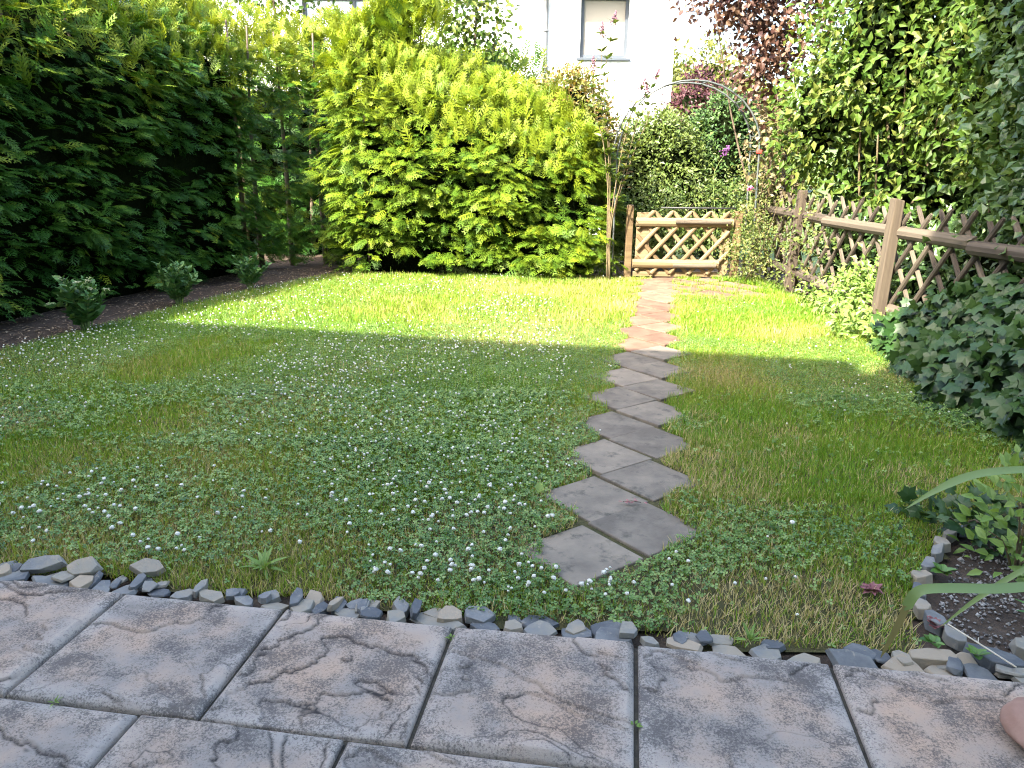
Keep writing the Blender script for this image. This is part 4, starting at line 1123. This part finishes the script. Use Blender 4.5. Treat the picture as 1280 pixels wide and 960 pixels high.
# ------------------------------------------------------------------ arch
arch = empty('garden_arch', (2.35, 10.85, 0), label='thin grey green metal tube arch spanning the gate', cat='arch')
def arch_pts(dx, dy):
    pts = [(-.96, 0, -.05), (-.965, 0, .8), (-.96, 0, 1.75)]
    for a in np.linspace(180, 0, 17)[1:-1]:
        pts.append((.945 * math.cos(math.radians(a)) + .01, 0, 1.78 + .86 * math.sin(math.radians(a))))
    pts += [(.95, 0, 1.75), (.98, 0, .8), (1.02, 0, -.05)]
    p = np.array(pts); p[:, 1] += dy; p[:, 0] += dx
    return p
for dx, dy in ((0, 0), (-.02, .34)):
    tubes('hoop', [(arch_pts(dx, dy), .013)], M['arch_metal'], arch, 8)
ap = arch_pts(0, 0)
for i in (1, 5, 8, 11, 14, 17, 18):
    p = ap[i]; tubes('rung', [([p, p + np.array([-.02, .34, 0])], .008)], M['arch_metal'], arch, 6)
for z in (.45, 1.25):
    for x in (-.965, .985): tubes('rung', [([(x, 0, z), (x - .02, .34, z)], .008)], M['arch_metal'], arch, 6)
link('tie', box_mesh('tie', .915, .985, -.03, .03, 1.72, 1.77, .01), M['red_clip'], arch)

# ------------------------------------------------------------------ buddleia by the arch
def stem_plant(name, label, cat, base, stems, leaf, size, mat, seed, step, stem_mat, rad, flower=None, fmat=None, leafy=(.3, 1.0), group=None, blooms=99):
    r = np.random.default_rng(seed)
    root = empty(name, base, label=label, cat=cat, group=group); b = np.asarray(base, float)
    P, D, U, S, RN = [], [], [], [], []
    for ci, ctrl in enumerate(stems):
        pts = curve_pts([b + np.asarray(c) for c in ctrl], 16)
        tubes('stem', [(pts - b, np.linspace(rad, rad * .35, 16))], stem_mat, root, 6)
        ln = poly_len(pts)
        a0 = r.uniform(0, 6.28)
        for kk, s in enumerate(np.arange(ln[-1] * leafy[0], ln[-1] * leafy[1], step)):
            i = min(np.searchsorted(ln, s), 15); t = norm(pts[i] - pts[i - 1])
            f = s / ln[-1]
            for q in (0, 1):
                a = a0 + kk * math.pi / 2 + q * math.pi + r.normal(0, .25)
                out = np.array([math.cos(a), math.sin(a), 0])
                P.append(pts[i]); D.append(out * .8 + t * r.uniform(.35, .95)); U.append(t + r.normal(0, .25, 3)); S.append(size * r.uniform(.75, 1.15) * (1.1 - .45 * f)); RN.append(np.clip(r.normal(.5, .2), 0, 1))
        if flower and ci < blooms:
            tip = pts[-1]; t = norm(pts[-1] - pts[-2])
            m = 70; u = r.random(m)
            fp = tip + t * (u * flower[0])[:, None] + r.normal(0, 1, (m, 3)) * (flower[1] * (1.05 - u))[:, None]
            bake('flower_spike', [(ICO, fp - b, frames(r.normal(0, 1, (m, 3)), (0, .1, 1)), np.full(m, flower[1] * .5), r.random(m))], fmat, root)
    P, D, U, S, RN = map(np.array, (P, D, U, S, RN))
    return root, b, P, frames(D, U), S, RN, leaf, mat


def leaf_parts(pl, limit=300, name='leaf', mats=None):
    """the leaves that show largest become parts of their own, what is past the limit stays joined"""
    root, b, P, R, S, RN, tm, mat = pl
    dist = np.linalg.norm(P - np.array([0, 0, 1.55]), axis=1)
    o_ = np.argsort(dist / S)
    near, rest = o_[:limit], o_[limit:]
    vars_ = []
    for q in range(4):
        me = np_mesh(name, tm[0] * (1 + np.random.default_rng(q).normal(0, .05, tm[0].shape)), tm[1], np.full(len(tm[0]), .1 + .22 * q)); me.materials.append(mat); vars_.append(me)
    for i in near:
        q = int(np.clip(RN[i] * 4, 0, 3))
        o = link(name, vars_[q], None, root)
        o.matrix_local = Matrix.Translation(Vector(P[i] - b)) @ Matrix(R[i].tolist()).to_4x4() @ Matrix.Diagonal((S[i], S[i], S[i], 1))
    if len(rest):
        tag(bake('foliage', [(tm, P[rest] - b, R[rest], S[rest], RN[rest])], mat, root), kind='stuff')
    return root


def as_foliage(pl):
    root, b, P, R, S, RN, tm, mat = pl
    tag(bake('foliage', [(tm, P - b, R, S, RN)], mat, root), kind='stuff')
    return root


as_foliage(stem_plant('buddleia', 'tall thin buddleia with faded flower spikes beside the arch leg', 'shrub', (1.30, 10.68, 0),
    [[(0, 0, 0), (-.03, 0, .9), (-.06, 0, 1.8), (-.18, 0, 2.4), (-.20, 0, 3.15)], [(.02, 0, 0), (0, 0, .9), (-.04, .02, 1.8), (-.16, 0, 2.5), (-.06, 0, 3.28)],
     [(.04, 0, 0), (.03, 0, .8), (.2, 0, 1.6), (.33, 0, 2.2), (.50, 0, 2.62)], [(.04, 0, 0), (.04, .03, .8), (.28, 0, 1.7), (.45, 0, 2.15), (.42, 0, 2.45)],
     [(.0, 0, .3), (.02, 0, .9), (.12, 0, 1.7), (.24, 0, 2.25), (.33, 0, 2.5)], [(0, 0, .2), (-.02, 0, 1.0), (-.12, 0, 1.8), (-.28, 0, 2.3), (-.30, 0, 2.75)]],
    leaf_tmpl(.38, .06, .3), .165, M['privet_leaf'], 5, .062, M['stem'], .010, (.15, .022), M['dull_flower'], leafy=(.42, .98)))
as_foliage(stem_plant('buddleia', 'small buddleia with one purple flower spike behind the gate', 'shrub', (2.95, 11.6, 0),
    [[(0, 0, 0), (.02, 0, .8), (-.05, 0, 1.4), (.08, 0, 1.72)], [(0, 0, 0), (-.08, 0, .8), (-.3, 0, 1.3), (-.4, 0, 1.5)], [(0, 0, 0), (.1, 0, .8), (.35, 0, 1.25), (.45, 0, 1.45)]],
    LEAF_NARROW, .12, M['rose_leaf'], 6, .09, M['green_stem'], .01, (.13, .028), M['purple_flower'], leafy=(.3, .98), blooms=1))
as_foliage(stem_plant('sapling', 'pale yellow green sapling poking above the sunlit hedge by the downpipe', 'shrub', (.35, 11.6, 1.4),
    [[(0, 0, 0), (0, 0, .8), (.03, 0, 1.6)], [(0, 0, .3), (-.1, 0, .8), (-.22, 0, 1.35)], [(0, 0, .3), (.08, 0, .8), (.14, 0, 1.25)]],
    LEAF_NARROW, .10, M['bright_leaf'], 16, .07, M['green_stem'], .008, leafy=(.4, .98)))

# roses and brambles by the gate and along the fence foot
shrub('rose_bush', 'yellow green rambling rose bush between gate and fence', 'bush', (3.25, 10.6, 0),
      [((3.2, 10.6, .4), (.24, .35, .5), 2), ((3.4, 10.9, .7), (.28, .3, .6), 1.8), ((3.35, 11.1, 1.25), (.3, .3, .5), 1.2), ((3.5, 10.1, .2), (.2, .5, .25), .8)], 3400, LEAF, .05, M['rose_leaf'], 121, tips=[(3.2, 10.5, 1.0), (3.5, 10.3, 1.3), (3.4, 10.8, 1.6)], rad=.008, stem_mat=M['stem'], clump=.1, shell=.45)
r_ = np.random.default_rng(4)
rose = empty('rose_bloom', (3.12, 10.5, 1.28), label='single small pink rose bloom beside the arch leg', cat='flower')
m = 26
bake('petals', [(LEAF_ROUND, r_.normal(0, .012, (m, 3)), frames(r_.normal(0, 1, (m, 3)), r_.normal(0, 1, (m, 3))), np.full(m, .04), r_.random(m))], M['pink_flower'], rose)
tubes('stem', [([(0, 0, 0), (.03, .02, -.2), (.1, .05, -.5)], .004)], M['green_stem'], rose, 5)
shrub('fence_weed', 'fresh leafy weeds climbing the sunlit foot of the fence', 'bush', (3.45, 7.9, 0),
      [((3.48, 7.75, .25), (.18, .4, .34), 2.2), ((3.46, 8.6, .12), (.16, .5, .16), 1.1), ((3.3, 7.15, .12), (.25, .35, .2), 1.4), ((3.55, 7.55, .5), (.12, .25, .2), .8)], 1900, LEAF, .075, M['bright_leaf'], 125, tips=[(3.45, 7.7, .6), (3.4, 8.6, .4)], rad=.006, stem_mat=M['green_stem'], clump=.09, per=9, shell=.4, ndir=(-.5, -.5, .7))
shrub('fence_creeper', 'pale creeper with yellowish leaves hanging on the far fence post', 'bush', (3.7, 9.6, 0),
      [((3.58, 9.6, .75), (.12, .45, .5), 2), ((3.55, 9.9, .5), (.14, .35, .5), 1.2), ((3.6, 9.0, .7), (.1, .3, .35), .7)], 520, LEAF, .065, M['rose_leaf'], 127, tips=[(3.6, 9.6, 1.1)], rad=.006, stem_mat=M['stem'], clump=.09, per=8, shell=.3, ndir=(-.6, -.4, .5))

# ------------------------------------------------------------------ ivy on the fence
def ivy_plant(name, label, base, ys, zmax, bulge, n, size, seed):
    r = np.random.default_rng(seed)
    root = empty(name, base, label=label, cat='ivy'); b = np.asarray(base, float)
    y = r.uniform(*ys, n); z = r.random(n) ** 1.25 * zmax(y)
    z = np.maximum(z, .03)
    x = FX(y) - .06 - bulge(y, z) * (1 + .6 * (fbm(y * 2.6, z * 3.4, 0, seed) - .5) * 2) + r.uniform(-.05, .20, n)
    P = np.stack([x, y, z], -1)
    D = np.stack([-.55 + r.normal(0, .35, n), -.35 + r.normal(0, .5, n), -.55 + r.normal(0, .3, n)], -1)
    U = np.stack([-.75 + r.normal(0, .5, n), -.5 + r.normal(0, .5, n), .65 + r.normal(0, .45, n)], -1)
    for i in range(9):
        y0 = ys[0] + (ys[1] - ys[0]) * (i + .5) / 9
        zt = float(zmax(np.array([y0]))[0]) * .8
        pts = []
        for zz in np.linspace(0, zt, 6):
            pts.append((FX(y0) - .05 - float(bulge(np.array([y0]), np.array([zz]))[0]) * .75, y0 + .12 * math.sin(3 * zz + i), zz))
        tubes('stem', [(np.array(pts) - b, np.linspace(.010, .004, 6))], M['bark'], root, 5)
    S = size * r.uniform(.6, 1.15, n); RN = np.clip(r.normal(.45, .22, n), 0, 1)
    return leaf_parts((root, b, P, frames(D, U), S, RN, IVY, M['ivy_leaf']))


ivy_plant('fence_ivy', 'dark glossy ivy draped over the fence in the shade', (FX(5.2), 5.2, 0), (3.3, 6.8),
          lambda y: np.interp(y, [3.5, 4.5, 5.5, 6.5, 7.05], [.95, .9, .78, .45, .12]) * (1 + .3 * (fbm(y * 2.5, 0 * y, 0, 3) - .5) * 2),
          lambda y, z: np.interp(y, [3.5, 4.2, 5.5, 6.6, 7.1], [.62, .62, .5, .30, .12]) * np.clip(1 - z / .95, 0, 1) ** .7 + .02, 2300, .125, 33)


def clump_plant(name, label, cat, base, n, rad, height, tm, size, mat, seed, stem_mat=None, nst=4, D0=(-.4, -.4, -.2), U0=(-.4, -.5, .8)):
    r = np.random.default_rng(seed); root = empty(name, base, label=label, cat=cat); b = np.asarray(base, float)
    d = norm(r.normal(0, 1, (n, 3))) * (r.random((n, 1)) ** .5); d[:, 2] = np.abs(d[:, 2])
    P = b + d * np.array([rad, rad, height]) + np.array([0, 0, .01])
    D = d * 1.0 + np.array(D0) + r.normal(0, .35, (n, 3)); U = d * .4 + np.array(U0) + r.normal(0, .3, (n, 3))
    for i in range(nst):
        q = d[i] * np.array([rad, rad, height]) * .9
        tubes('stem', [(curve_pts([(d[i][0] * .02, d[i][1] * .02, -.02), q * .5 + np.array([0, 0, .03]), q], 6), np.linspace(.006, .002, 6))], stem_mat or M['green_stem'], root, 5)
    return leaf_parts((root, b, P, frames(D, U), size * r.uniform(.65, 1.15, n), np.clip(r.normal(.5, .22, n), 0, 1), tm, mat))


clump_plant('ivy', 'small ivy clump spreading over the end of the stone border', 'ivy', (2.03, 3.16, 0), 110, .27, .13, IVY, .085, M['ivy_leaf'], 41, M['bark'])
clump_plant('young_shrub', 'fresh bright green young shrub growing in the gritty bed', 'shrub', (2.06, 2.80, -.01), 210, .22, .56, LEAF_FULL, .066, M['bright_leaf'], 43, M['stem'], 9, D0=(0, 0, .1), U0=(-.2, -.5, .9))

# ------------------------------------------------------------------ sedum plants on the planted strip
def sedum(base, nst, h, spread, label, seed, buds, limit):
    r = np.random.default_rng(seed); stems = []
    for i in range(nst):
        a = 2 * math.pi * i / nst + r.normal(0, .3); k = spread * (r.uniform(.7, 1.15) if i % 3 == 0 else r.uniform(.15, .75))
        stems.append([(0.02 * math.cos(a), .02 * math.sin(a), 0), (k * .5 * math.cos(a), k * .5 * math.sin(a), h * .5), (k * math.cos(a), k * math.sin(a), h * (r.uniform(.5, .85) if i % 3 == 0 else r.uniform(.8, 1.05)))])
    pl = stem_plant('sedum_plant', label, 'plant', base, stems, leaf_tmpl(.52, .16, .02), .135 * h / .45, M['sedum_leaf'], seed, .034 * h / .45, M['green_stem'], .008, None, None, leafy=(.18, 1.0))
    root = leaf_parts(pl, limit)
    if buds:
        for ctrl in stems[::2]:
            t = np.array(ctrl[-1]); m = 16
            bake('flower_bud', [(ICO, t + r.normal(0, .016, (m, 3)) * [1, 1, .4] + [0, 0, .015], frames(r.normal(0, 1, (m, 3)), (0, .1, 1)), np.full(m, .007), r.random(m))], M['bud'], root)


sedum((-3.95, 6.98, 0), 17, .47, .26, 'large sedum plant with pale flower buds on the soil strip', 3, True, 300)
sedum((-3.70, 8.42, 0), 13, .42, .25, 'middle sized sedum plant on the soil strip without buds', 4, False, 120)
sedum((-3.28, 9.55, 0), 10, .40, .20, 'smallest sedum plant on the soil strip near the hedge corner', 7, False, 80)

# ------------------------------------------------------------------ strap leaves of the iris at the bed
def strap(name, ctrl, width, mat, parent, base, fold=.25, n=26, side=(0, -.55, .85), tip_from=.75):
    p = curve_pts(ctrl, n) - np.asarray(base); tg = norm(np.gradient(p, axis=0))
    sd = norm(np.cross(tg, np.broadcast_to(np.asarray(side, float), tg.shape))); up = np.cross(sd, tg)
    f = np.linspace(0, 1, n); w = width * np.where(f < tip_from, 1 - .12 * f, (1 - .12 * tip_from) * (1 - (f - tip_from) / (1 - tip_from)) ** .8 + .01) / 2
    V = np.stack([p - sd * w[:, None], p - up * (w * fold)[:, None], p + sd * w[:, None]], 1).reshape(-1, 3)
    Q = []
    for i in range(n - 1):
        a = i * 3; Q += [(a, a + 1, a + 4, a + 3), (a + 1, a + 2, a + 5, a + 4)]
    rn = np.repeat(.45 + .1 * np.sin(f * 9), 3)
    return link(name, np_mesh(name, V, np.array(Q), rn, smooth=True), mat, parent)


IB = (2.12, 2.42, 0)
iris = empty('iris_plant', IB, label='iris with long arching strap leaves reaching over the gritty bed', cat='plant')
strap('leaf', [(2.12, 2.46, -.02), (2.10, 2.5, .35), (1.98, 2.56, .505), (1.86, 2.6, .505), (1.70, 2.62, .475), (1.57, 2.61, .42), (1.45, 2.6, .34)], .034, M['iris_leaf'], iris, IB)
strap('leaf', [(2.1, 2.40, -.02), (1.95, 2.3, .20), (1.76, 2.2, .272), (1.55, 2.16, .278), (1.36, 2.15, .283), (1.285, 2.15, .268), (1.255, 2.15, .2)], .036, M['iris_leaf'], iris, IB, tip_from=.985)
tag(strap('leaf_tip', [(1.26, 2.15, .215), (1.24, 2.15, .14), (1.218, 2.15, .07), (1.203, 2.15, .022)], .026, M['iris_brown'], iris, IB, n=12, side=(0, -1, .1), tip_from=.35), 'withered brown hanging end of the bent leaf')
strap('leaf', [(2.12, 2.38, -.02), (2.0, 2.32, .28), (1.85, 2.3, .33), (1.72, 2.3, .27), (1.58, 2.3, .155), (1.47, 2.3, .04)], .020, M['iris_leaf'], iris, IB)
strap('leaf', [(2.14, 2.42, -.02), (2.22, 2.42, .35), (2.32, 2.40, .6), (2.5, 2.36, .7)], .034, M['iris_leaf'], iris, IB)
strap('leaf', [(2.13, 2.44, -.02), (2.15, 2.5, .4), (2.2, 2.6, .68), (2.28, 2.75, .78)], .03, M['iris_leaf'], iris, IB)

# ------------------------------------------------------------------ small things by the patio
def rosette(name, label, cat, base, n, ln, tm, mat, seed, tilt=.7):
    r = np.random.default_rng(seed); root = empty(name, base, label=label, cat=cat)
    a = np.arange(n) * 2.4 + r.normal(0, .2, n); el = r.uniform(.25, 1.0, n) * tilt
    D = np.stack([np.cos(a) * np.cos(el), np.sin(a) * np.cos(el), np.sin(el)], -1)
    b = np.asarray(base, float)
    return leaf_parts((root, b, np.tile(b, (n, 1)) + D * .004, frames(D, (0, 0, 1)), ln * r.uniform(.6, 1.1, n), np.clip(r.normal(.5, .2, n), 0, 1), tm, mat))


LEAF_STRAP = leaf_tmpl(.2, .05, .35)
rosette('dandelion', 'bright green dandelion rosette at the lawn edge above the slate stones', 'weed', (-.96, 2.68, .015), 18, .10, LEAF_STRAP, M['bright_leaf'], 1, 1.0)
rosette('joint_weed', 'tiny green weed in the patio joint next to the slate stones', 'weed', (-.19, 2.20, .045), 9, .022, LEAF, M['bright_leaf'], 2)
rosette('joint_weed', 'tiny grassy weed where three patio slabs meet', 'weed', (-1.30, 1.86, .045), 8, .03, LEAF_STRAP, M['bright_leaf'], 3, 1.2)
rosette('joint_weed', 'tiny weed in the patio joint away from the stones', 'weed', (.355, 1.80, .045), 6, .022, LEAF, M['bright_leaf'], 4)
rosette('edge_weed', 'leafy green weed between slate stones and pale patio slab', 'weed', (.80, 2.22, .03), 12, .06, LEAF_STRAP, M['bright_leaf'], 5, 1.3)
rosette('red_weed', 'dull red leafed weed between the stones at the bed corner', 'weed', (1.47, 2.33, .03), 22, .035, LEAF_ROUND, M['red_leaf'], 6, 1.1)
rosette('red_weed', 'patch of faded pink weed in the dry grass by the border', 'weed', (1.36, 2.56, .025), 26, .05, LEAF, M['red_leaf'], 7, .8)
rosette('round_leaf_weed', 'small round leafed green weed on the stones under the withered leaf', 'weed', (1.40, 2.20, .05), 8, .04, LEAF_ROUND, M['clover'], 8)
rosette('round_leaf_weed', 'small round leafed green weed beside the pale twig', 'weed', (1.50, 2.13, .055), 9, .035, LEAF_ROUND, M['clover'], 9)
rosette('border_weed', 'green weed tuft growing among the flat border stones', 'weed', (1.70, 2.70, .03), 14, .05, LEAF_ROUND, M['clover'], 10)
rosette('blue_grass_tuft', 'spiky blue green tuft in the gritty bed', 'weed', (1.93, 2.42, 0), 20, .11, LEAF_STRAP, M['sedum_leaf'], 12, 1.3)

lf = np_mesh('fallen_leaf', LEAF_ROUND[0] * .06, LEAF_ROUND[1], np.full(8, .95))
tag(link('fallen_leaf', lf, M['bright_leaf'], loc=(.13, 3.36, .05), rot=(.5, -.9, 1.2)), 'single pale green leaf lying on the clover by the path', 'leaf')
root = empty('red_sprig', (.57, 3.33, .02), label='small fallen dull red sprig lying on a paver', cat='sprig')
r_ = np.random.default_rng(14); m = 12
tag(bake('leaflets', [(LEAF_SIMPLE, np.column_stack([r_.normal(0, .022, m), r_.normal(0, .010, m), np.full(m, .006)]), frames(np.column_stack([r_.normal(0, 1, (m, 2)), np.zeros(m)]), (0, 0, 1)), np.full(m, .024), r_.random(m))], M['red_leaf'], root), kind='stuff')
tubes('stalk', [([(-.04, 0, .004), (0, .004, .008), (.045, -.004, .004)], .0018)], M['bark'], root, 4)
tw = empty('twig', (1.53, 2.15, .06), label='straight pale twig lying across the corner stones', cat='twig')
tubes('shaft', [([(-.045, .13, .01), (.0, .03, .006), (.05, -.09, .002)], .0028)], M['twig'], tw, 5)
tubes('side_shoot', [([(.0, .03, .006), (.012, .05, .012)], .0015)], M['twig'], tw, 5)

bm = bmesh.new(); bmesh.ops.create_icosphere(bm, subdivisions=4, radius=1)
for v in bm.verts:
    p = v.co; k = 1 + .16 * (float(fbm(p.x * 1.4 + 3, p.y * 1.4, p.z * 1.4, 6)) - .5) * 2
    v.co = Vector((p.x * .115 * k, p.y * .12 * k, p.z * .055 * k))
for f in bm.faces: f.smooth = True
me = bpy.data.meshes.new('boulder'); bm.to_mesh(me); bm.free()
tag(link('rounded_stone', me, M['pink_stone'], loc=(1.46, 1.74, .098)), 'smooth rounded pinkish stone resting on the patio slab', 'stone')

# ------------------------------------------------------------------ white house across
HY = 18.0
house = empty('white_house', (0, HY, 0), label='white rendered house with grey framed window and downpipe behind the hedges', cat='house')
wx0, wx1, wz0, wz1 = 1.38, 2.42, 3.78, 5.02          # blind window opening


def wall_with_hole(name, x0, x1, z0, z1, holes, y0, y1, mat, parent):
    """wall of blocks butted round rectangular openings"""
    xs = sorted({x0, x1, *[h[0] for h in holes], *[h[1] for h in holes]}); zs = sorted({z0, z1, *[h[2] for h in holes], *[h[3] for h in holes]})
    bm = bmesh.new(); vs = {}
    def vert(x, y, z):
        k = (round(x, 4), round(y, 4), round(z, 4))
        if k not in vs: vs[k] = bm.verts.new(k)
        return vs[k]
    def solid(i, j):
        if i < 0 or j < 0 or i >= len(xs) - 1 or j >= len(zs) - 1: return False
        cx, cz = (xs[i] + xs[i + 1]) / 2, (zs[j] + zs[j + 1]) / 2
        return not any(h[0] < cx < h[1] and h[2] < cz < h[3] for h in holes)
    for i in range(len(xs) - 1):
        for j in range(len(zs) - 1):
            if not solid(i, j): continue
            a, b, c, d = xs[i], xs[i + 1], zs[j], zs[j + 1]
            bm.faces.new((vert(a, y0, c), vert(b, y0, c), vert(b, y0, d), vert(a, y0, d)))
            bm.faces.new((vert(a, y1, d), vert(b, y1, d), vert(b, y1, c), vert(a, y1, c)))
            if not solid(i - 1, j): bm.faces.new((vert(a, y0, c), vert(a, y0, d), vert(a, y1, d), vert(a, y1, c)))
            if not solid(i + 1, j): bm.faces.new((vert(b, y0, d), vert(b, y0, c), vert(b, y1, c), vert(b, y1, d)))
            if not solid(i, j - 1): bm.faces.new((vert(b, y0, c), vert(a, y0, c), vert(a, y1, c), vert(b, y1, c)))
            if not solid(i, j + 1): bm.faces.new((vert(a, y0, d), vert(b, y0, d), vert(b, y1, d), vert(a, y1, d)))
    me = bpy.data.meshes.new(name); bm.to_mesh(me); bm.free()
    return link(name, me, mat, parent)


EAVE = 5.12
wall_with_hole('wall', -7.5, 3.42, 0, EAVE, [(wx0, wx1, wz0, wz1), (-4.6, -2.75, 3.6, 4.95)], 0, .3, M['render_white'], house)
link('wall', box_mesh('side_wall', 3.12, 3.418, .304, 8, 0, EAVE), M['render_white'], house)
link('wall', box_mesh('back_wall', -7.5, 3.11, 7.7, 8, 0, EAVE), M['render_white'], house)
link('wall', box_mesh('side_wall', -7.5, -7.2, .304, 7.69, 0, EAVE), M['render_white'], house)
# roof with overhang
bm = bmesh.new()
pr = [(-.32, EAVE + .02), (4, EAVE + 3.2), (8.32, EAVE + .02), (8.32, EAVE + .20), (4, EAVE + 3.42), (-.32, EAVE + .20)]
a = [bm.verts.new((-7.9, y, z)) for y, z in pr]; b = [bm.verts.new((3.62, y, z)) for y, z in pr]
for i in range(6): bm.faces.new((a[i], b[i], b[(i + 1) % 6], a[(i + 1) % 6]))
bm.faces.new((a[0], a[1], a[4], a[5])); bm.faces.new((a[1], a[2], a[3], a[4])); bm.faces.new((b[1], b[0], b[5], b[4])); bm.faces.new((b[2], b[1], b[4], b[3]))
bmesh.ops.recalc_face_normals(bm, faces=bm.faces[:])
me = bpy.data.meshes.new('roof'); bm.to_mesh(me); bm.free()
roof = link('roof', me, M['roof'], house)
tubes('gutter', [([(-7.9, -.36, EAVE + .10), (3.62, -.36, EAVE + .10)], .07)], M['zinc'], roof, 10)
dp = tubes('downpipe', [([(.63, -.36, EAVE + .06), (.63, -.28, EAVE - .10), (.63, -.07, EAVE - .32), (.63, -.06, EAVE - .5), (.63, -.06, 2.5), (.63, -.06, .05)], .048)], M['zinc'], house, 10)
for z in (4.3, 2.6): tubes('bracket', [([(.63, -.06, z - .02), (.63, -.06, z + .02)], .06)], M['zinc'], dp, 10)


def framed_window(x0, x1, z0, z1, mat_in, sill=True, mullion=None):
    w = empty('window', (0, 0, 0)); w.parent = house
    f = .075
    for (a, b, c, d) in ((x0, x0 + f, z0, z1), (x1 - f, x1, z0, z1), (x0 + f, x1 - f, z1 - f, z1), (x0 + f, x1 - f, z0, z0 + f)):
        link('frame', box_mesh('frame', a, b, .09, .16, c, d, .004), M['frame_grey'], w)
    if mullion: link('frame', box_mesh('frame', mullion - .04, mullion + .04, .092, .158, z0 + f, z1 - f, .004), M['frame_grey'], w)
    link('blind', box_mesh('blind', x0 + f, x1 - f, .135, .145, z0 + f, z1 - f), mat_in, w)
    if sill: link('sill', box_mesh('sill', x0 - .06, x1 + .06, -.07, .088, z0 - .05, z0 - .002, .004), M['frame_grey'], w)
    return w


framed_window(wx0, wx1, wz0, wz1, M['blind'])
framed_window(-4.6, -2.75, 3.6, 4.95, M['render_blue'], mullion=-3.5)

# ------------------------------------------------------------------ the home behind the patio whose shade lies over the lawn
HN = np.array([math.sin(math.radians(10.8)), math.cos(math.radians(10.8))])      # facade normal
own = empty('family_home', (HN[0] * -1.35, HN[1] * -1.35, 0), -math.radians(10.8),
            'white rendered home at the patio whose shade covers the near lawn', 'house')
# local: x along the facade, y = 0 at the facade, building towards -y
tall_x = -2.92
EH = 7.9
def box(name, *a, mat=M['render_white'], par=own, bev=0.0): return link(name, box_mesh(name, *a, bev), mat, par)
box('wall', -14, tall_x - .004, -9, 0, 0, EH - .05)
box('wall', tall_x, 9, -9, 0, 0, 12.4)
rf_ = box('roof', -14.4, tall_x - .01, -9.3, .45, EH - .045, EH, mat=M['roof'])
box('roof', tall_x - .006, 9.4, -9.3, .45, 12.41, 12.6, mat=M['roof'])
for x0 in (-5.2, 2.2, 5.2):
    w = empty('window', (0, 0, 0)); w.parent = own
    box('frame', x0, x0 + 1.5, .003, .06, 1.0, 2.3, mat=M['frame_grey'], par=w)
    box('pane', x0 + .08, x0 + 1.42, .062, .07, 1.08, 2.22, mat=M['dark_metal'], par=w)
d = empty('door', (0, 0, 0)); d.parent = own
box('leaf_panel', -.9, .9, .003, .06, .06, 2.2, mat=M['frame_grey'], par=d)
box('handle', .72, .76, .062, .12, 1.0, 1.15, mat=M['zinc'], par=d)

print('triangles', sum(len(o.data.polygons) for o in SC.objects if o.type == 'MESH'))
